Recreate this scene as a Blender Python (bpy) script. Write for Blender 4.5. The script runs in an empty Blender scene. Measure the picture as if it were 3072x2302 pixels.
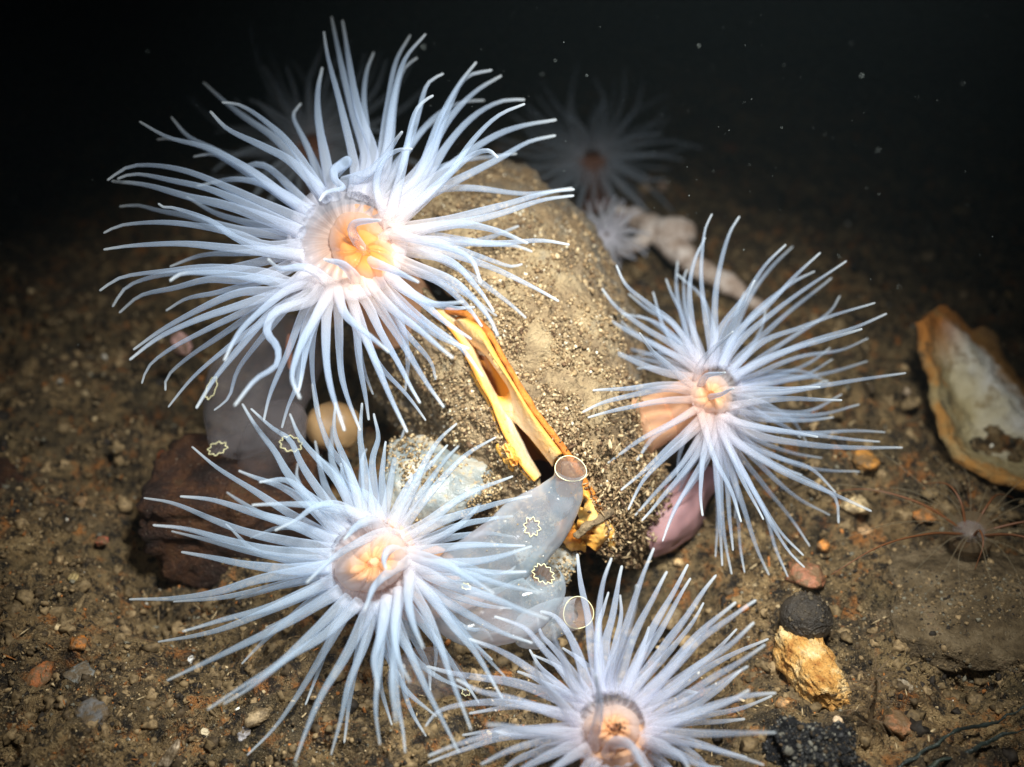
import bpy, math, random
import numpy as np
from mathutils import Vector, Matrix

# ------------------------------------------------------------------ camera, water, strobe, added fill light, exposure
S = bpy.context.scene
COL = S.collection
S.unit_settings.system = 'METRIC'
S.unit_settings.scale_length = 0.04          # one unit is four centimetres: this is a hand-sized place
H, PITCH, T = 4.0, math.radians(35), 36.0 / 2 / 35.0
cd = bpy.data.cameras.new('camera'); cam = bpy.data.objects.new('camera', cd); COL.objects.link(cam)
cam.location = (0, 0, H); cam.rotation_euler = (math.radians(90) - PITCH, 0, 0)
cd.lens = 35; cd.sensor_width = 36; cd.clip_start = 0.05; cd.clip_end = 400
cd.dof.use_dof = True; cd.dof.focus_distance = 4.90; cd.dof.aperture_fstop = 0.38
S.camera = cam
W = bpy.data.worlds.new('World'); S.world = W; W.use_nodes = True
W.node_tree.nodes['Background'].inputs[0].default_value = (0.10, 0.30, 0.42, 1)
W.node_tree.nodes['Background'].inputs[1].default_value = 0.003

def strobe(name, loc, aim, power, angle, blend, size, color):
    l = bpy.data.lights.new(name, 'SPOT'); l.energy = power; l.spot_size = math.radians(angle)
    l.spot_blend = blend; l.shadow_soft_size = size; l.color = color
    o = bpy.data.objects.new(name, l); COL.objects.link(o); o.location = loc
    o.rotation_euler = (Vector(aim) - Vector(loc)).to_track_quat('-Z', 'Y').to_euler()
strobe('strobe', (0.9, 2.1, 5.6), (0.12, 4.25, 0.6), 3700, 68, 1.0, 0.42, (0.97, 0.98, 0.94))
strobe('fill_light', (-1.7, 0.7, 4.2), (-0.2, 4.3, 0.8), 560, 52, 1.0, 0.4, (0.90, 0.95, 1.0))  # added out-of-view fill light, weaker than the main strobe
S.view_settings.view_transform = 'Standard'; S.view_settings.look = 'None'
S.view_settings.exposure = 0.0; S.view_settings.gamma = 1.0
S.cycles.transparent_max_bounces = 64
S.cycles.max_bounces = 8
S.cycles.use_denoising = True

# ------------------------------------------------------------------ helpers
rng = np.random.default_rng(7); random.seed(7)
FW = np.array([0, math.cos(PITCH), -math.sin(PITCH)]); UP = np.array([0, math.sin(PITCH), math.cos(PITCH)])
RT = np.array([1.0, 0, 0]); CAM = np.array([0, 0, H])
def ray(x, y): return FW + RT * ((x - 1536) / 1536 * T) + UP * ((1151 - y) / 1536 * T)
def P(x, y, d): return CAM + ray(x, y) * d
def gd(y): return H / max(0.04, -(ray(0, y)[2]))

TAB = np.random.default_rng(3).random(4096)
def _h(i, j, k): return TAB[(i * 73856093 ^ j * 19349663 ^ k * 83492791) & 4095]
def vn(x, y, z):
    x = np.asarray(x, float); y = np.asarray(y, float); z = np.asarray(z, float) + 0 * x
    i, j, k = np.floor(x).astype(np.int64), np.floor(y).astype(np.int64), np.floor(z).astype(np.int64)
    a, b, c = x - i, y - j, z - k
    a, b, c = a*a*(3-2*a), b*b*(3-2*b), c*c*(3-2*c)
    r = 0
    for di in (0, 1):
        for dj in (0, 1):
            for dk in (0, 1):
                r = r + _h(i+di, j+dj, k+dk) * (a if di else 1-a) * (b if dj else 1-b) * (c if dk else 1-c)
    return r * 2 - 1
def fbm(x, y, z=0.0, o=4, g=0.5):
    r, am, f = 0, 1.0, 1.0
    for n in range(o):
        r = r + am * vn(x*f + 17.3*n, y*f + 9.1*n, np.asarray(z)*f + 3.7*n); am *= g; f *= 2.03
    return r

def height(x, y):
    x = np.asarray(x, float); y = np.asarray(y, float)
    h = 0.16 * fbm(x*0.55, y*0.55, 1.0, 2) + 0.085 * fbm(x*2.1, y*2.1, 5.0, 3) + 0.035 * fbm(x*8, y*8, 9.0, 3)
    pits = fbm(x*5.2, y*5.2, 21.0, 3, 0.55); h = h - 0.17 * np.clip(pits - 0.36, 0, 1) ** 0.8
    h = h + 0.020 * fbm(x*17, y*17, 2.0, 3, 0.65) + 0.045*np.clip(fbm(x*3.3, y*3.3, 31.0, 3) - 0.2, 0, 1)
    def dip(px, py, r, am):
        c = P(px, py, gd(py)); return -am * np.exp(-(((x - c[0])**2 + (y - c[1])**2) / r**2))
    h = h + dip(430, 1720, 0.30, 0.34) + dip(640, 1900, 0.35, 0.20) + dip(1900, 1790, 0.45, 0.60) + dip(2950, 2040, 0.30, 0.14)
    far = np.clip((y - 9) / 20, 0, 1)
    return h + far * 0.5 * fbm(x*0.15, y*0.15, 4.0, 2)
def gpos(px, py, lift=0.0):
    r = ray(px, py); d = H / -r[2]
    for _ in range(6):
        p = CAM + r * d; d = (H - float(height(p[0], p[1])) - lift) / -r[2]
    return CAM + r * d

def link(o, parent=None):
    COL.objects.link(o)
    if parent is not None: o.parent = parent; o.matrix_parent_inverse = parent.matrix_basis.inverted()
    return o
def root(name, loc, label, cat, group=None):
    o = bpy.data.objects.new(name, None); COL.objects.link(o); o.location = loc; o.empty_display_size = 0.1
    bpy.context.view_layer.update()
    return tag(o, label, cat, group)
def tag(o, label=None, cat=None, group=None, kind=None):
    if label: o['label'] = label
    if cat: o['category'] = cat
    if group: o['group'] = group
    if kind: o['kind'] = kind
    return o
def mesh(name, V, F, mat, parent=None, smooth=True, attrs=None, origin=None):
    V = np.asarray(V, float)
    if origin is None: origin = V.mean(0) if parent is None else np.zeros(3)
    me = bpy.data.meshes.new(name)
    F = np.asarray(F) if not isinstance(F, list) else F
    if isinstance(F, np.ndarray):
        n, k = F.shape
        me.vertices.add(len(V)); me.vertices.foreach_set('co', (V - origin).ravel())
        me.loops.add(n*k); me.loops.foreach_set('vertex_index', F.ravel().astype(np.int32))
        me.polygons.add(n); me.polygons.foreach_set('loop_start', np.arange(0, n*k, k, dtype=np.int32))
        me.polygons.foreach_set('loop_total', np.full(n, k, dtype=np.int32)); me.update(calc_edges=True)
    else:
        me.from_pydata((V - origin).tolist(), [], F)
    if smooth: me.polygons.foreach_set('use_smooth', [True]*len(me.polygons))
    for k, val in (attrs or {}).items():
        val = np.asarray(val, np.float32)
        if val.ndim == 1:
            a = me.attributes.new(k, 'FLOAT', 'POINT'); a.data.foreach_set('value', val)
        else:
            a = me.attributes.new(k, 'FLOAT_COLOR', 'POINT')
            a.data.foreach_set('color', np.hstack([val, np.ones((len(val), 1))]).ravel().astype(np.float32))
    me.materials.append(mat); me.validate()
    o = bpy.data.objects.new(name, me); link(o)
    if parent is not None:
        o.parent = parent; o.matrix_parent_inverse = Matrix.Translation(-parent.location)
    else: o.location = origin
    return o
def cat_rom(pts, n):
    p = np.asarray(pts, float)
    if len(p) == 2: return p[0] + (p[1] - p[0]) * np.linspace(0, 1, n)[:, None]
    q = np.vstack([2*p[0] - p[1], p, 2*p[-1] - p[-2]])
    seg = np.concatenate([[0], np.cumsum(np.linalg.norm(np.diff(p[:, :3], axis=0), axis=1) ** 0.5 + 1e-6)])
    u = np.interp(np.linspace(0, seg[-1], n), seg, np.arange(len(p)))
    i = np.minimum(u.astype(int), len(p) - 2); t = (u - i)[:, None]
    a, b, c, d = q[i], q[i+1], q[i+2], q[i+3]
    return 0.5 * ((2*b) + (-a + c)*t + (2*a - 5*b + 4*c - d)*t*t + (-a + 3*b - 3*c + d)*t**3)
def frames(C):
    tan = np.gradient(C, axis=0); tan /= np.linalg.norm(tan, axis=1)[:, None] + 1e-12
    n = np.cross(tan[0], [0.31, 0.2, 0.93]); n /= np.linalg.norm(n); N = []
    for t in tan:
        n = n - t * np.dot(n, t); n /= np.linalg.norm(n) + 1e-12; N.append(n.copy())
    N = np.array(N); return tan, N, np.cross(tan, N)
def tube(C, R, sides=8, cap=(True, True)):
    C = np.asarray(C, float); R = np.asarray(R, float); n = len(C)
    tan, N, B = frames(C); an = np.linspace(0, 2*np.pi, sides, endpoint=False)
    V = (C[:, None] + R[:, None, None] * (np.cos(an)[None, :, None]*N[:, None] + np.sin(an)[None, :, None]*B[:, None])).reshape(-1, 3)
    i = np.arange(n-1)[:, None]*sides; j = np.arange(sides)[None]; k = (j+1) % sides
    F = np.stack([i+j, i+k, i+sides+k, i+sides+j], -1).reshape(-1, 4).tolist()
    V = list(V)
    if cap[0]: V.append(C[0]); a = len(V)-1; F += [[a, int((q+1) % sides), q] for q in range(sides)]
    if cap[1]: V.append(C[-1]); a = len(V)-1; b = (n-1)*sides; F += [[a, b+q, b+(q+1) % sides] for q in range(sides)]
    return np.array(V), F
def rounded(C, R):
    """shrinks the last rings of a tube into a round tip"""
    R = np.array(R); s = np.concatenate([[0], np.cumsum(np.linalg.norm(np.diff(C, axis=0), axis=1))])
    rest = s[-1] - s; r = R[-1]
    k = np.clip(rest / (r*1.4), 0, 1); return R * np.sqrt(np.clip(1 - (1-k)**2, 0.02, 1))
def grid_faces(nu, nv):
    i = np.arange(nu-1)[:, None]*nv; j = np.arange(nv-1)[None]
    return np.stack([i+j, i+nv+j, i+nv+j+1, i+j+1], -1).reshape(-1, 4)
def patch(rows, nu, nv, disp=None):
    """smooth sheet through rows of (x, y, depth)"""
    R = [np.array([P(*q) for q in cat_rom(r, nu)]) for r in rows]
    R = np.array(R); G = np.array([cat_rom(R[:, i], nv) for i in range(nu)])      # nu, nv, 3
    du = np.gradient(G, axis=0); dv = np.gradient(G, axis=1); N = np.cross(du, dv); N /= np.linalg.norm(N, axis=2)[..., None] + 1e-9
    tocam = CAM - G; N *= np.sign((N*tocam).sum(2))[..., None]
    if disp is not None: G = G + N * disp(G)[..., None]
    u, v = np.meshgrid(np.linspace(0, 1, nu), np.linspace(0, 1, nv), indexing='ij')
    return G, N, u, v
def sheet(name, rows, nu, nv, mat, parent=None, thick=0.03, disp=None, flip=1, attrs=None):
    """a sheet with real thickness: front and back faces and a closed edge"""
    G, N, u, v = patch(rows, nu, nv, disp)
    t = np.array(thick) if np.ndim(thick) else thick
    B = G - N * t; n = nu*nv; V = np.vstack([G.reshape(-1, 3), B.reshape(-1, 3)]); F = grid_faces(nu, nv)
    E = []
    ring = [i*nv for i in range(nu)] + [(nu-1)*nv + j for j in range(1, nv)] + [i*nv + nv-1 for i in range(nu-2, -1, -1)] + [j for j in range(nv-2, 0, -1)]
    for a, b in zip(ring, ring[1:] + ring[:1]): E.append([a, b, b+n, a+n])
    F = np.vstack([F[:, ::-1], F + n, np.array(E)])
    uu = np.concatenate([u.ravel()]*2); vv = np.concatenate([v.ravel()]*2)
    return mesh(name, V, F, mat, parent, attrs={'u': uu, 'v': vv}), G, N
def ico(sub):
    import bmesh
    bm = bmesh.new(); bmesh.ops.create_icosphere(bm, subdivisions=sub, radius=1.0)
    V = np.array([v.co[:] for v in bm.verts]); F = np.array([[v.index for v in f.verts] for f in bm.faces]); bm.free(); return V, F
ICO = {k: ico(k) for k in (1, 2, 3, 4, 5)}
def blob(name, c, rad, mat, parent=None, sub=4, rough=0.25, freq=1.6, seed=0.0, fine=0.05, rot=0.0, box=0.0, axis=None, smooth=True):
    V, F = ICO[sub]; V = V.copy()
    if box: m = np.abs(V).max(1)[:, None]; V = V*(1-box) + V/m*box*0.82
    d = 1 + rough*fbm(V[:, 0]*freq+seed, V[:, 1]*freq, V[:, 2]*freq+seed, 3) + fine*fbm(V[:, 0]*9+seed, V[:, 1]*9, V[:, 2]*9, 3)
    V = V * d[:, None] * np.asarray(rad)
    if axis is not None:
        q = Vector(axis).to_track_quat('Z', 'Y').to_matrix(); V = V @ np.array(q).T
    cr, sr = math.cos(rot), math.sin(rot); V = V @ np.array([[cr, -sr, 0], [sr, cr, 0], [0, 0, 1]]).T
    return mesh(name, V + c, F, mat, parent, smooth=smooth, origin=(c if parent is None else None))
def grains(name, pos, size, cols, mat, parent=None, stretch=0.5, normals=None, spike=0.0, sub=1):
    pos = np.asarray(pos); n = len(pos); V0, F0 = ICO[sub]; k = len(V0)
    V = V0[None]*(1 + 1.0*(rng.random((n, k, 1)) - 0.5)) * (1 + 1.5*stretch*(rng.random((n, 1, 3)) - 0.6)) 
    if spike: V = V * np.stack([np.ones(n)*0.45, np.ones(n)*0.45, 1 + spike*rng.random(n)], -1)[:, None]
    q = rng.normal(size=(n, 4)); q /= np.linalg.norm(q, axis=1)[:, None]; w, x, y, z = q.T
    R = np.stack([1-2*(y*y+z*z), 2*(x*y-z*w), 2*(x*z+y*w), 2*(x*y+z*w), 1-2*(x*x+z*z), 2*(y*z-x*w), 2*(x*z-y*w), 2*(y*z+x*w), 1-2*(x*x+y*y)], -1).reshape(n, 3, 3)
    V = np.einsum('nij,nkj->nki', R, V) * np.asarray(size)[:, None, None] + pos[:, None]
    F = (F0[None] + (np.arange(n)*k)[:, None, None]).reshape(-1, 3)
    return mesh(name, V.reshape(-1, 3), F, mat, parent, smooth=False, attrs={'tint': np.repeat(cols, k, 0)})

# ------------------------------------------------------------------ materials
class NT:
    def __init__(s, name):
        s.m = bpy.data.materials.new(name); s.m.use_nodes = True; s.t = s.m.node_tree; s.t.nodes.clear()
        s.out = s.n('ShaderNodeOutputMaterial')
    def n(s, ty, **kw):
        o = s.t.nodes.new(ty)
        for k, v in kw.items():
            if k.startswith('i_'):
                k = k[2:]; k = int(k) if k.isdigit() else k.replace('_', ' ')
                o.inputs[k].default_value = v
            else: setattr(o, k, v)
        return o
    def l(s, a, b): s.t.links.new(a, b)
    def noise(s, scale, detail=4, rough=0.6, coord=None):
        o = s.n('ShaderNodeTexNoise'); o.inputs['Scale'].default_value = scale; o.inputs['Detail'].default_value = detail; o.inputs['Roughness'].default_value = rough
        s.l(coord if coord else s.pos(), o.inputs['Vector']); return o.outputs['Fac']
    def pos(s):
        if not hasattr(s, '_p'): s._p = s.n('ShaderNodeNewGeometry').outputs['Position']
        return s._p
    def attr(s, name): a = s.n('ShaderNodeAttribute'); a.attribute_name = name; return a
    def ramp(s, fac, stops):
        r = s.n('ShaderNodeValToRGB'); e = r.color_ramp.elements
        while len(e) < len(stops): e.new(0.5)
        for q, (p, c) in zip(e, stops):
            q.position = p; q.color = (*c, 1) if not np.isscalar(c) else (c, c, c, 1)
        s.l(fac, r.inputs[0]); return r.outputs[0]
    def mix(s, f, a, b, mode='MIX'):
        m = s.n('ShaderNodeMix'); m.data_type = 'RGBA'; m.blend_type = mode
        for v, i in ((f, 0), (a, 6), (b, 7)):
            if hasattr(v, 'default_value'): s.l(v, m.inputs[i])
            else: m.inputs[i].default_value = v if np.isscalar(v) else (*v, 1)
        return m.outputs[2]
    def math(s, op, a, b=0.0, clamp=False):
        m = s.n('ShaderNodeMath', operation=op); m.use_clamp = clamp
        for v, i in ((a, 0), (b, 1)):
            if hasattr(v, 'default_value'): s.l(v, m.inputs[i])
            else: m.inputs[i].default_value = v
        return m.outputs[0]
    def bump(s, hgt, strength, dist=0.02):
        b = s.n('ShaderNodeBump'); b.inputs['Strength'].default_value = strength; b.inputs['Distance'].default_value = dist
        s.l(hgt, b.inputs['Height']); return b.outputs[0]
    def pbr(s, col, rough=0.7, normal=None, spec=0.4, sss=0.0):
        p = s.n('ShaderNodeBsdfPrincipled')
        if hasattr(col, 'default_value'): s.l(col, p.inputs['Base Color'])
        else: p.inputs['Base Color'].default_value = (*col, 1)
        p.inputs['Roughness'].default_value = rough; p.inputs['Specular IOR Level'].default_value = spec
        if normal: s.l(normal, p.inputs['Normal'])
        if sss:
            p.inputs['Subsurface Weight'].default_value = sss; p.inputs['Subsurface Scale'].default_value = 0.06
            p.inputs['Subsurface Radius'].default_value = (1, 0.6, 0.35)
        s.l(p.outputs[0], s.out.inputs[0]); return s.m
def jelly(name, col_fn, a0, a1, power=1.6, rough=0.25, spec=0.35, trans=0.5, tipboost=False):
    """thin translucent tissue: clearer where it is seen square on, milkier along its edges"""
    s = NT(name); col, extra = col_fn(s)
    dif = s.n('ShaderNodeBsdfDiffuse'); tr = s.n('ShaderNodeBsdfTranslucent'); gl = s.n('ShaderNodeBsdfGlossy'); gl.inputs['Roughness'].default_value = rough
    for d in (dif, tr):
        if hasattr(col, 'default_value'): s.l(col, d.inputs[0])
        else: d.inputs[0].default_value = (*col, 1)
    m1 = s.n('ShaderNodeMixShader'); m1.inputs[0].default_value = trans; s.l(dif.outputs[0], m1.inputs[1]); s.l(tr.outputs[0], m1.inputs[2])
    fr = s.n('ShaderNodeFresnel'); fr.inputs[0].default_value = 1.33
    m2 = s.n('ShaderNodeMixShader'); s.l(s.math('MULTIPLY', fr.outputs[0], spec), m2.inputs[0]); s.l(m1.outputs[0], m2.inputs[1]); s.l(gl.outputs[0], m2.inputs[2])
    lw = s.n('ShaderNodeLayerWeight'); lw.inputs[0].default_value = 0.5
    f = s.math('POWER', lw.outputs['Facing'], power)
    al = s.math('ADD', s.math('MULTIPLY', f, a1 - a0), a0)
    if extra is not None: al = s.math('ADD', al, extra, True)
    tp = s.n('ShaderNodeBsdfTransparent'); m3 = s.n('ShaderNodeMixShader'); s.l(al, m3.inputs[0]); s.l(tp.outputs[0], m3.inputs[1]); s.l(m2.outputs[0], m3.inputs[2])
    s.l(m3.outputs[0], s.out.inputs[0]); return s.m

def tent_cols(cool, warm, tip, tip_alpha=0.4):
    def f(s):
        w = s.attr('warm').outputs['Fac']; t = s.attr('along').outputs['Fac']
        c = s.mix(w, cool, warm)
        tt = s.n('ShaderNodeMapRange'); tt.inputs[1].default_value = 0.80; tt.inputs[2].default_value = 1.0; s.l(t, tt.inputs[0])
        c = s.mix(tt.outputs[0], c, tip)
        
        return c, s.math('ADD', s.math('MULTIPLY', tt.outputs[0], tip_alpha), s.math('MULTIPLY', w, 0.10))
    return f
M = {}
tipc = (0.88, 0.95, 1.0)
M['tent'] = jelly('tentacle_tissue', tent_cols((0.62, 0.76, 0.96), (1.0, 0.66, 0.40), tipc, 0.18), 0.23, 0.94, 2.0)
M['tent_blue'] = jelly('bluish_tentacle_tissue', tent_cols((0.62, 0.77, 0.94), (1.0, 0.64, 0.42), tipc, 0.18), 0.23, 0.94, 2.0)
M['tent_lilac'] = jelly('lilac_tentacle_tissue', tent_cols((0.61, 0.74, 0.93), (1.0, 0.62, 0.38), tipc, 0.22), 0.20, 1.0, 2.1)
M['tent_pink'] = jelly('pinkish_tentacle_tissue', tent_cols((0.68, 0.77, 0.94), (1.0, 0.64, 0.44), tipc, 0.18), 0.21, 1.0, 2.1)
M['tent_far'] = jelly('far_tentacle_tissue', tent_cols((0.66, 0.76, 0.88), (0.6, 0.5, 0.45), (0.6, 0.7, 0.8), 0.0), 0.13, 0.55, 1.5)  # fainter copy: lowered opacity stands in for fading through dark, hazy water
M['tent_small'] = jelly('small_anemone_tissue', tent_cols((0.82, 0.82, 0.88), (0.8, 0.7, 0.66), (0.7, 0.74, 0.85), 0.1), 0.30, 0.85, 1.8)
def disc_cols(s):
    w = s.attr('warm').outputs['Fac']; ang = s.attr('angle').outputs['Fac']; rd = s.attr('radius').outputs['Fac']
    st = s.math('SINE', s.math('ADD', s.math('MULTIPLY', ang, 72.0), s.math('MULTIPLY', s.noise(9, 3), 9.0))); st = s.math('MULTIPLY', s.math('ADD', st, 1.0), 0.5)
    c = s.mix(st, (0.36, 0.33, 0.34), (0.43, 0.40, 0.41))
    c = s.mix(w, c, s.ramp(s.noise(7, 2), [(0.3, (0.86, 0.44, 0.22)), (0.7, (0.88, 0.54, 0.34))]))
    c = s.mix(s.math('MULTIPLY', s.ramp(rd, [(0.45, 0.0), (0.9, 1.0)]), s.math('SUBTRACT', 1.0, s.math('MULTIPLY', w, 0.6))), c, (0.52, 0.52, 0.60))
    return c, s.math('SUBTRACT', s.math('MULTIPLY', w, 0.5), s.ramp(rd, [(0.85, 0.0), (1.0, 0.35)]))
M['disc'] = jelly('oral_disc_tissue', disc_cols, 0.55, 0.85, 1.5, trans=0.35)
def flat(c): return lambda s: (c, None)
def lip_cols(s, deep=False):
    r = s.attr('radius').outputs['Fac']
    c = s.ramp(s.math('ADD', r, s.math('MULTIPLY', s.math('SUBTRACT', s.noise(8, 3), 0.5), 0.3)), [(0.05, (0.70, 0.24, 0.03)), (0.3, (0.78, 0.29, 0.06)), (0.65, (0.84, 0.36, 0.12)), (0.95, (0.85, 0.52, 0.34))] if deep else [(0.05, (0.74, 0.34, 0.10)), (0.25, (0.82, 0.42, 0.19)), (0.6, (0.86, 0.52, 0.32)), (0.95, (0.86, 0.66, 0.55))])
    return c, s.ramp(r, [(0.50, 0.35), (0.98, -0.45)])
M['lip_orange'] = jelly('orange_mouth_lip_tissue', lambda s: lip_cols(s, True), 0.40, 1.0, 1.6, trans=0.35)
M['lip'] = jelly('mouth_lip_tissue', lip_cols, 0.40, 1.0, 1.6, trans=0.35)
M['mouth'] = NT('mouth_lining').pbr((0.95, 0.50, 0.05), 0.4)
def colm(a, b):
    def f(s): return s.mix(s.noise(5, 3), a, b), None
    return f
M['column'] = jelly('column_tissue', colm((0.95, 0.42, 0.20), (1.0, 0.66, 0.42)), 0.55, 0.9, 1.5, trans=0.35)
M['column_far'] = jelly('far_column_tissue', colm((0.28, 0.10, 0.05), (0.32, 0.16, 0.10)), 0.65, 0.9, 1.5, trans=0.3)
def tun_cols(s):
    n = s.noise(3.0, 4); c = s.ramp(n, [(0.3, (0.50, 0.68, 0.78)), (0.50, (0.72, 0.80, 0.90)), (0.7, (0.98, 0.86, 0.88))])
    return c, s.math('MULTIPLY', s.noise(9, 4), 0.16)
M['tunic'] = jelly('tunicate_skin', tun_cols, 0.15, 1.0, 1.5, rough=0.10, spec=1.3, trans=0.5)
def tun_dull(s):
    c = s.ramp(s.noise(3.0, 3), [(0.3, (0.34, 0.31, 0.31)), (0.7, (0.52, 0.45, 0.45))]); return c, None
M['tunic_dull'] = jelly('dull_tunicate_skin', tun_dull, 0.24, 0.5, 1.3, rough=0.3, spec=0.4, trans=0.5)
M['gut'] = NT('tunicate_gut').pbr((0.75, 0.30, 0.15), 0.5)
M['siphon'] = jelly('inner_siphon', flat((0.62, 0.40, 0.28)), 0.5, 0.8, 1.0, trans=0.5)
M['rim'] = NT('yellow_rim').pbr((0.88, 0.82, 0.46), 0.45)

def sea():
    s = NT('muddy_seabed'); p = s.pos()
    n1 = s.noise(1.3, 5); n2 = s.noise(7, 6, 0.7); n3 = s.noise(38, 4, 0.7); n4 = s.noise(110, 2, 0.6)
    c = s.ramp(n2, [(0.30, (0.022, 0.014, 0.007)), (0.42, (0.115, 0.068, 0.026)), (0.55, (0.33, 0.21, 0.09)), (0.72, (0.55, 0.38, 0.18))])
    c = s.mix(s.math('MULTIPLY', s.ramp(n1, [(0.4, 0.0), (0.7, 1.0)]), 0.55), c, (0.14, 0.115, 0.055))
    c = s.mix(s.ramp(s.noise(2.1, 5, 0.65), [(0.46, 0.0), (0.60, 0.75)]), c, (0.045, 0.034, 0.020))
    c = s.mix(s.ramp(s.noise(5.5, 6, 0.7), [(0.54, 0.0), (0.66, 0.8)]), c, (0.50, 0.18, 0.035))
    c = s.mix(s.ramp(s.noise(14, 4, 0.7), [(0.38, 0.95), (0.47, 0.0)]), c, (0.016, 0.011, 0.007))
    c = s.mix(s.ramp(n3, [(0.34, 1.0), (0.46, 0.0)]), c, (0.018, 0.012, 0.008))
    c = s.mix(s.ramp(n4, [(0.62, 0.0), (0.70, 0.8)]), c, (0.55, 0.42, 0.24))
    b = s.math('ADD', s.math('MULTIPLY', n3, 0.8), s.math('MULTIPLY', n4, 0.45))
    return s.pbr(c, 0.6, s.bump(b, 1.0, 0.07), 0.45)
M['sea'] = sea()
def grain_mat():
    s = NT('loose_grains'); a = s.attr('tint').outputs['Color']
    return s.pbr(s.mix(0.7, a, s.ramp(s.noise(45, 3), [(0.35, (0.15, 0.13, 0.11)), (0.6, (1, 1, 1))]), 'MULTIPLY'), 0.75, None, 0.3)
M['grain'] = grain_mat()
def rock(name, stops, scale=3.0, rough=0.75, speck=(0.5, 0.42, 0.3), bump=0.9, sc2=40, pits=True):
    s = NT(name); c = s.ramp(s.noise(scale, 6, 0.65), stops); f = s.noise(sc2, 4, 0.7)
    if pits: c = s.mix(s.ramp(f, [(0.28, 1.0), (0.43, 0.0)]), c, (0.02, 0.014, 0.009))
    c = s.mix(s.ramp(s.noise(sc2*2.6, 2), [(0.66, 0.0), (0.76, 0.6)]), c, speck)
    if name == 'silted_valve': c = s.mix(s.ramp(s.math('ADD', s.attr('v').outputs['Fac'], s.math('MULTIPLY', s.math('SUBTRACT', s.noise(3, 5), 0.5), 0.5)), [(0.28, 0.0), (0.62, 0.75)]), c, s.ramp(s.noise(6, 5), [(0.4, (0.085, 0.08, 0.07)), (0.6, (0.17, 0.105, 0.05))]))
    return s.pbr(c, rough, s.bump(s.math('ADD', f, s.noise(scale*3, 5)), bump, 0.04), 0.35)
M['stone_flat'] = rock('silty_stone', [(0.3, (0.040, 0.028, 0.015)), (0.46, (0.115, 0.078, 0.038)), (0.60, (0.20, 0.145, 0.08)), (0.75, (0.13, 0.06, 0.03))], 7)
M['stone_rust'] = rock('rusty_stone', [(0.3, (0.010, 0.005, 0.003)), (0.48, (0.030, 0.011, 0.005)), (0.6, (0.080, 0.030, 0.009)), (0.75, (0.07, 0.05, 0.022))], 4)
M['stone_tan'] = rock('tan_stone', [(0.34, (0.34, 0.12, 0.02)), (0.48, (0.72, 0.38, 0.10)), (0.62, (0.90, 0.64, 0.30)), (0.75, (0.95, 0.88, 0.70))], 9, pits=True)
M['stone_black'] = rock('black_rock', [(0.3, (0.006, 0.006, 0.007)), (0.6, (0.03, 0.03, 0.032)), (0.8, (0.09, 0.08, 0.06))], 8, 0.4, (0.7, 0.7, 0.65), 1.0, 60)
M['snail'] = rock('dark_snail_shell', [(0.3, (0.016, 0.013, 0.010)), (0.5, (0.040, 0.032, 0.024)), (0.62, (0.07, 0.055, 0.038)), (0.75, (0.12, 0.08, 0.04))], 6, 0.5, (0.2, 0.14, 0.08), 0.7, 34, False)
M['valve'] = rock('silted_valve', [(0.3, (0.13, 0.09, 0.05)), (0.46, (0.28, 0.195, 0.105)), (0.60, (0.42, 0.31, 0.17)), (0.75, (0.20, 0.19, 0.16))], 3.6, 0.8, (0.75, 0.65, 0.45), 1.0, 34, True)
M['tan_egg'] = NT('tan_smooth').pbr((0.36, 0.22, 0.10), 0.4, None, 0.4, 0.2)
def shellmat():
    s = NT('broken_shell'); v = s.attr('v').outputs['Fac']; u = s.attr('u').outputs['Fac']
    c = s.ramp(s.math('ADD', v, s.math('MULTIPLY', s.math('SUBTRACT', s.noise(3.5, 5), 0.5), 0.75)),
               [(0.00, (0.50, 0.24, 0.06)), (0.08, (0.40, 0.30, 0.14)), (0.24, (0.60, 0.50, 0.28)), (0.42, (0.84, 0.76, 0.55)), (0.60, (0.95, 0.92, 0.84)), (0.78, (0.50, 0.24, 0.06)), (0.95, (0.38, 0.20, 0.07))])
    c = s.mix(s.ramp(u, [(0.05, 1.0), (0.26, 0.0)]), c, (0.50, 0.19, 0.035))
    c = s.mix(s.ramp(s.noise(9, 5, 0.7), [(0.36, 0.6), (0.46, 0.0)]), c, (0.34, 0.22, 0.08))
    c = s.mix(s.ramp(s.noise(4.5, 4), [(0.60, 0.0), (0.66, 0.85)]), c, (0.08, 0.065, 0.035))
    return s.pbr(c, 0.6, s.bump(s.noise(14, 6, 0.7), 1.0, 0.06), 0.35)
M['shell'] = shellmat()
def pearl():
    s = NT('pearly_shell'); c = s.ramp(s.noise(5, 5), [(0.3, (0.10, 0.115, 0.12)), (0.45, (0.20, 0.225, 0.22)), (0.58, (0.34, 0.33, 0.28)), (0.72, (0.36, 0.26, 0.14))])
    c = s.mix(s.ramp(s.noise(30, 4), [(0.55, 0.0), (0.66, 0.8)]), c, (0.50, 0.35, 0.18))
    return s.pbr(c, 0.35, s.bump(s.noise(22, 5), 0.6, 0.03), 0.6)
M['pearl'] = pearl()
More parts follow.
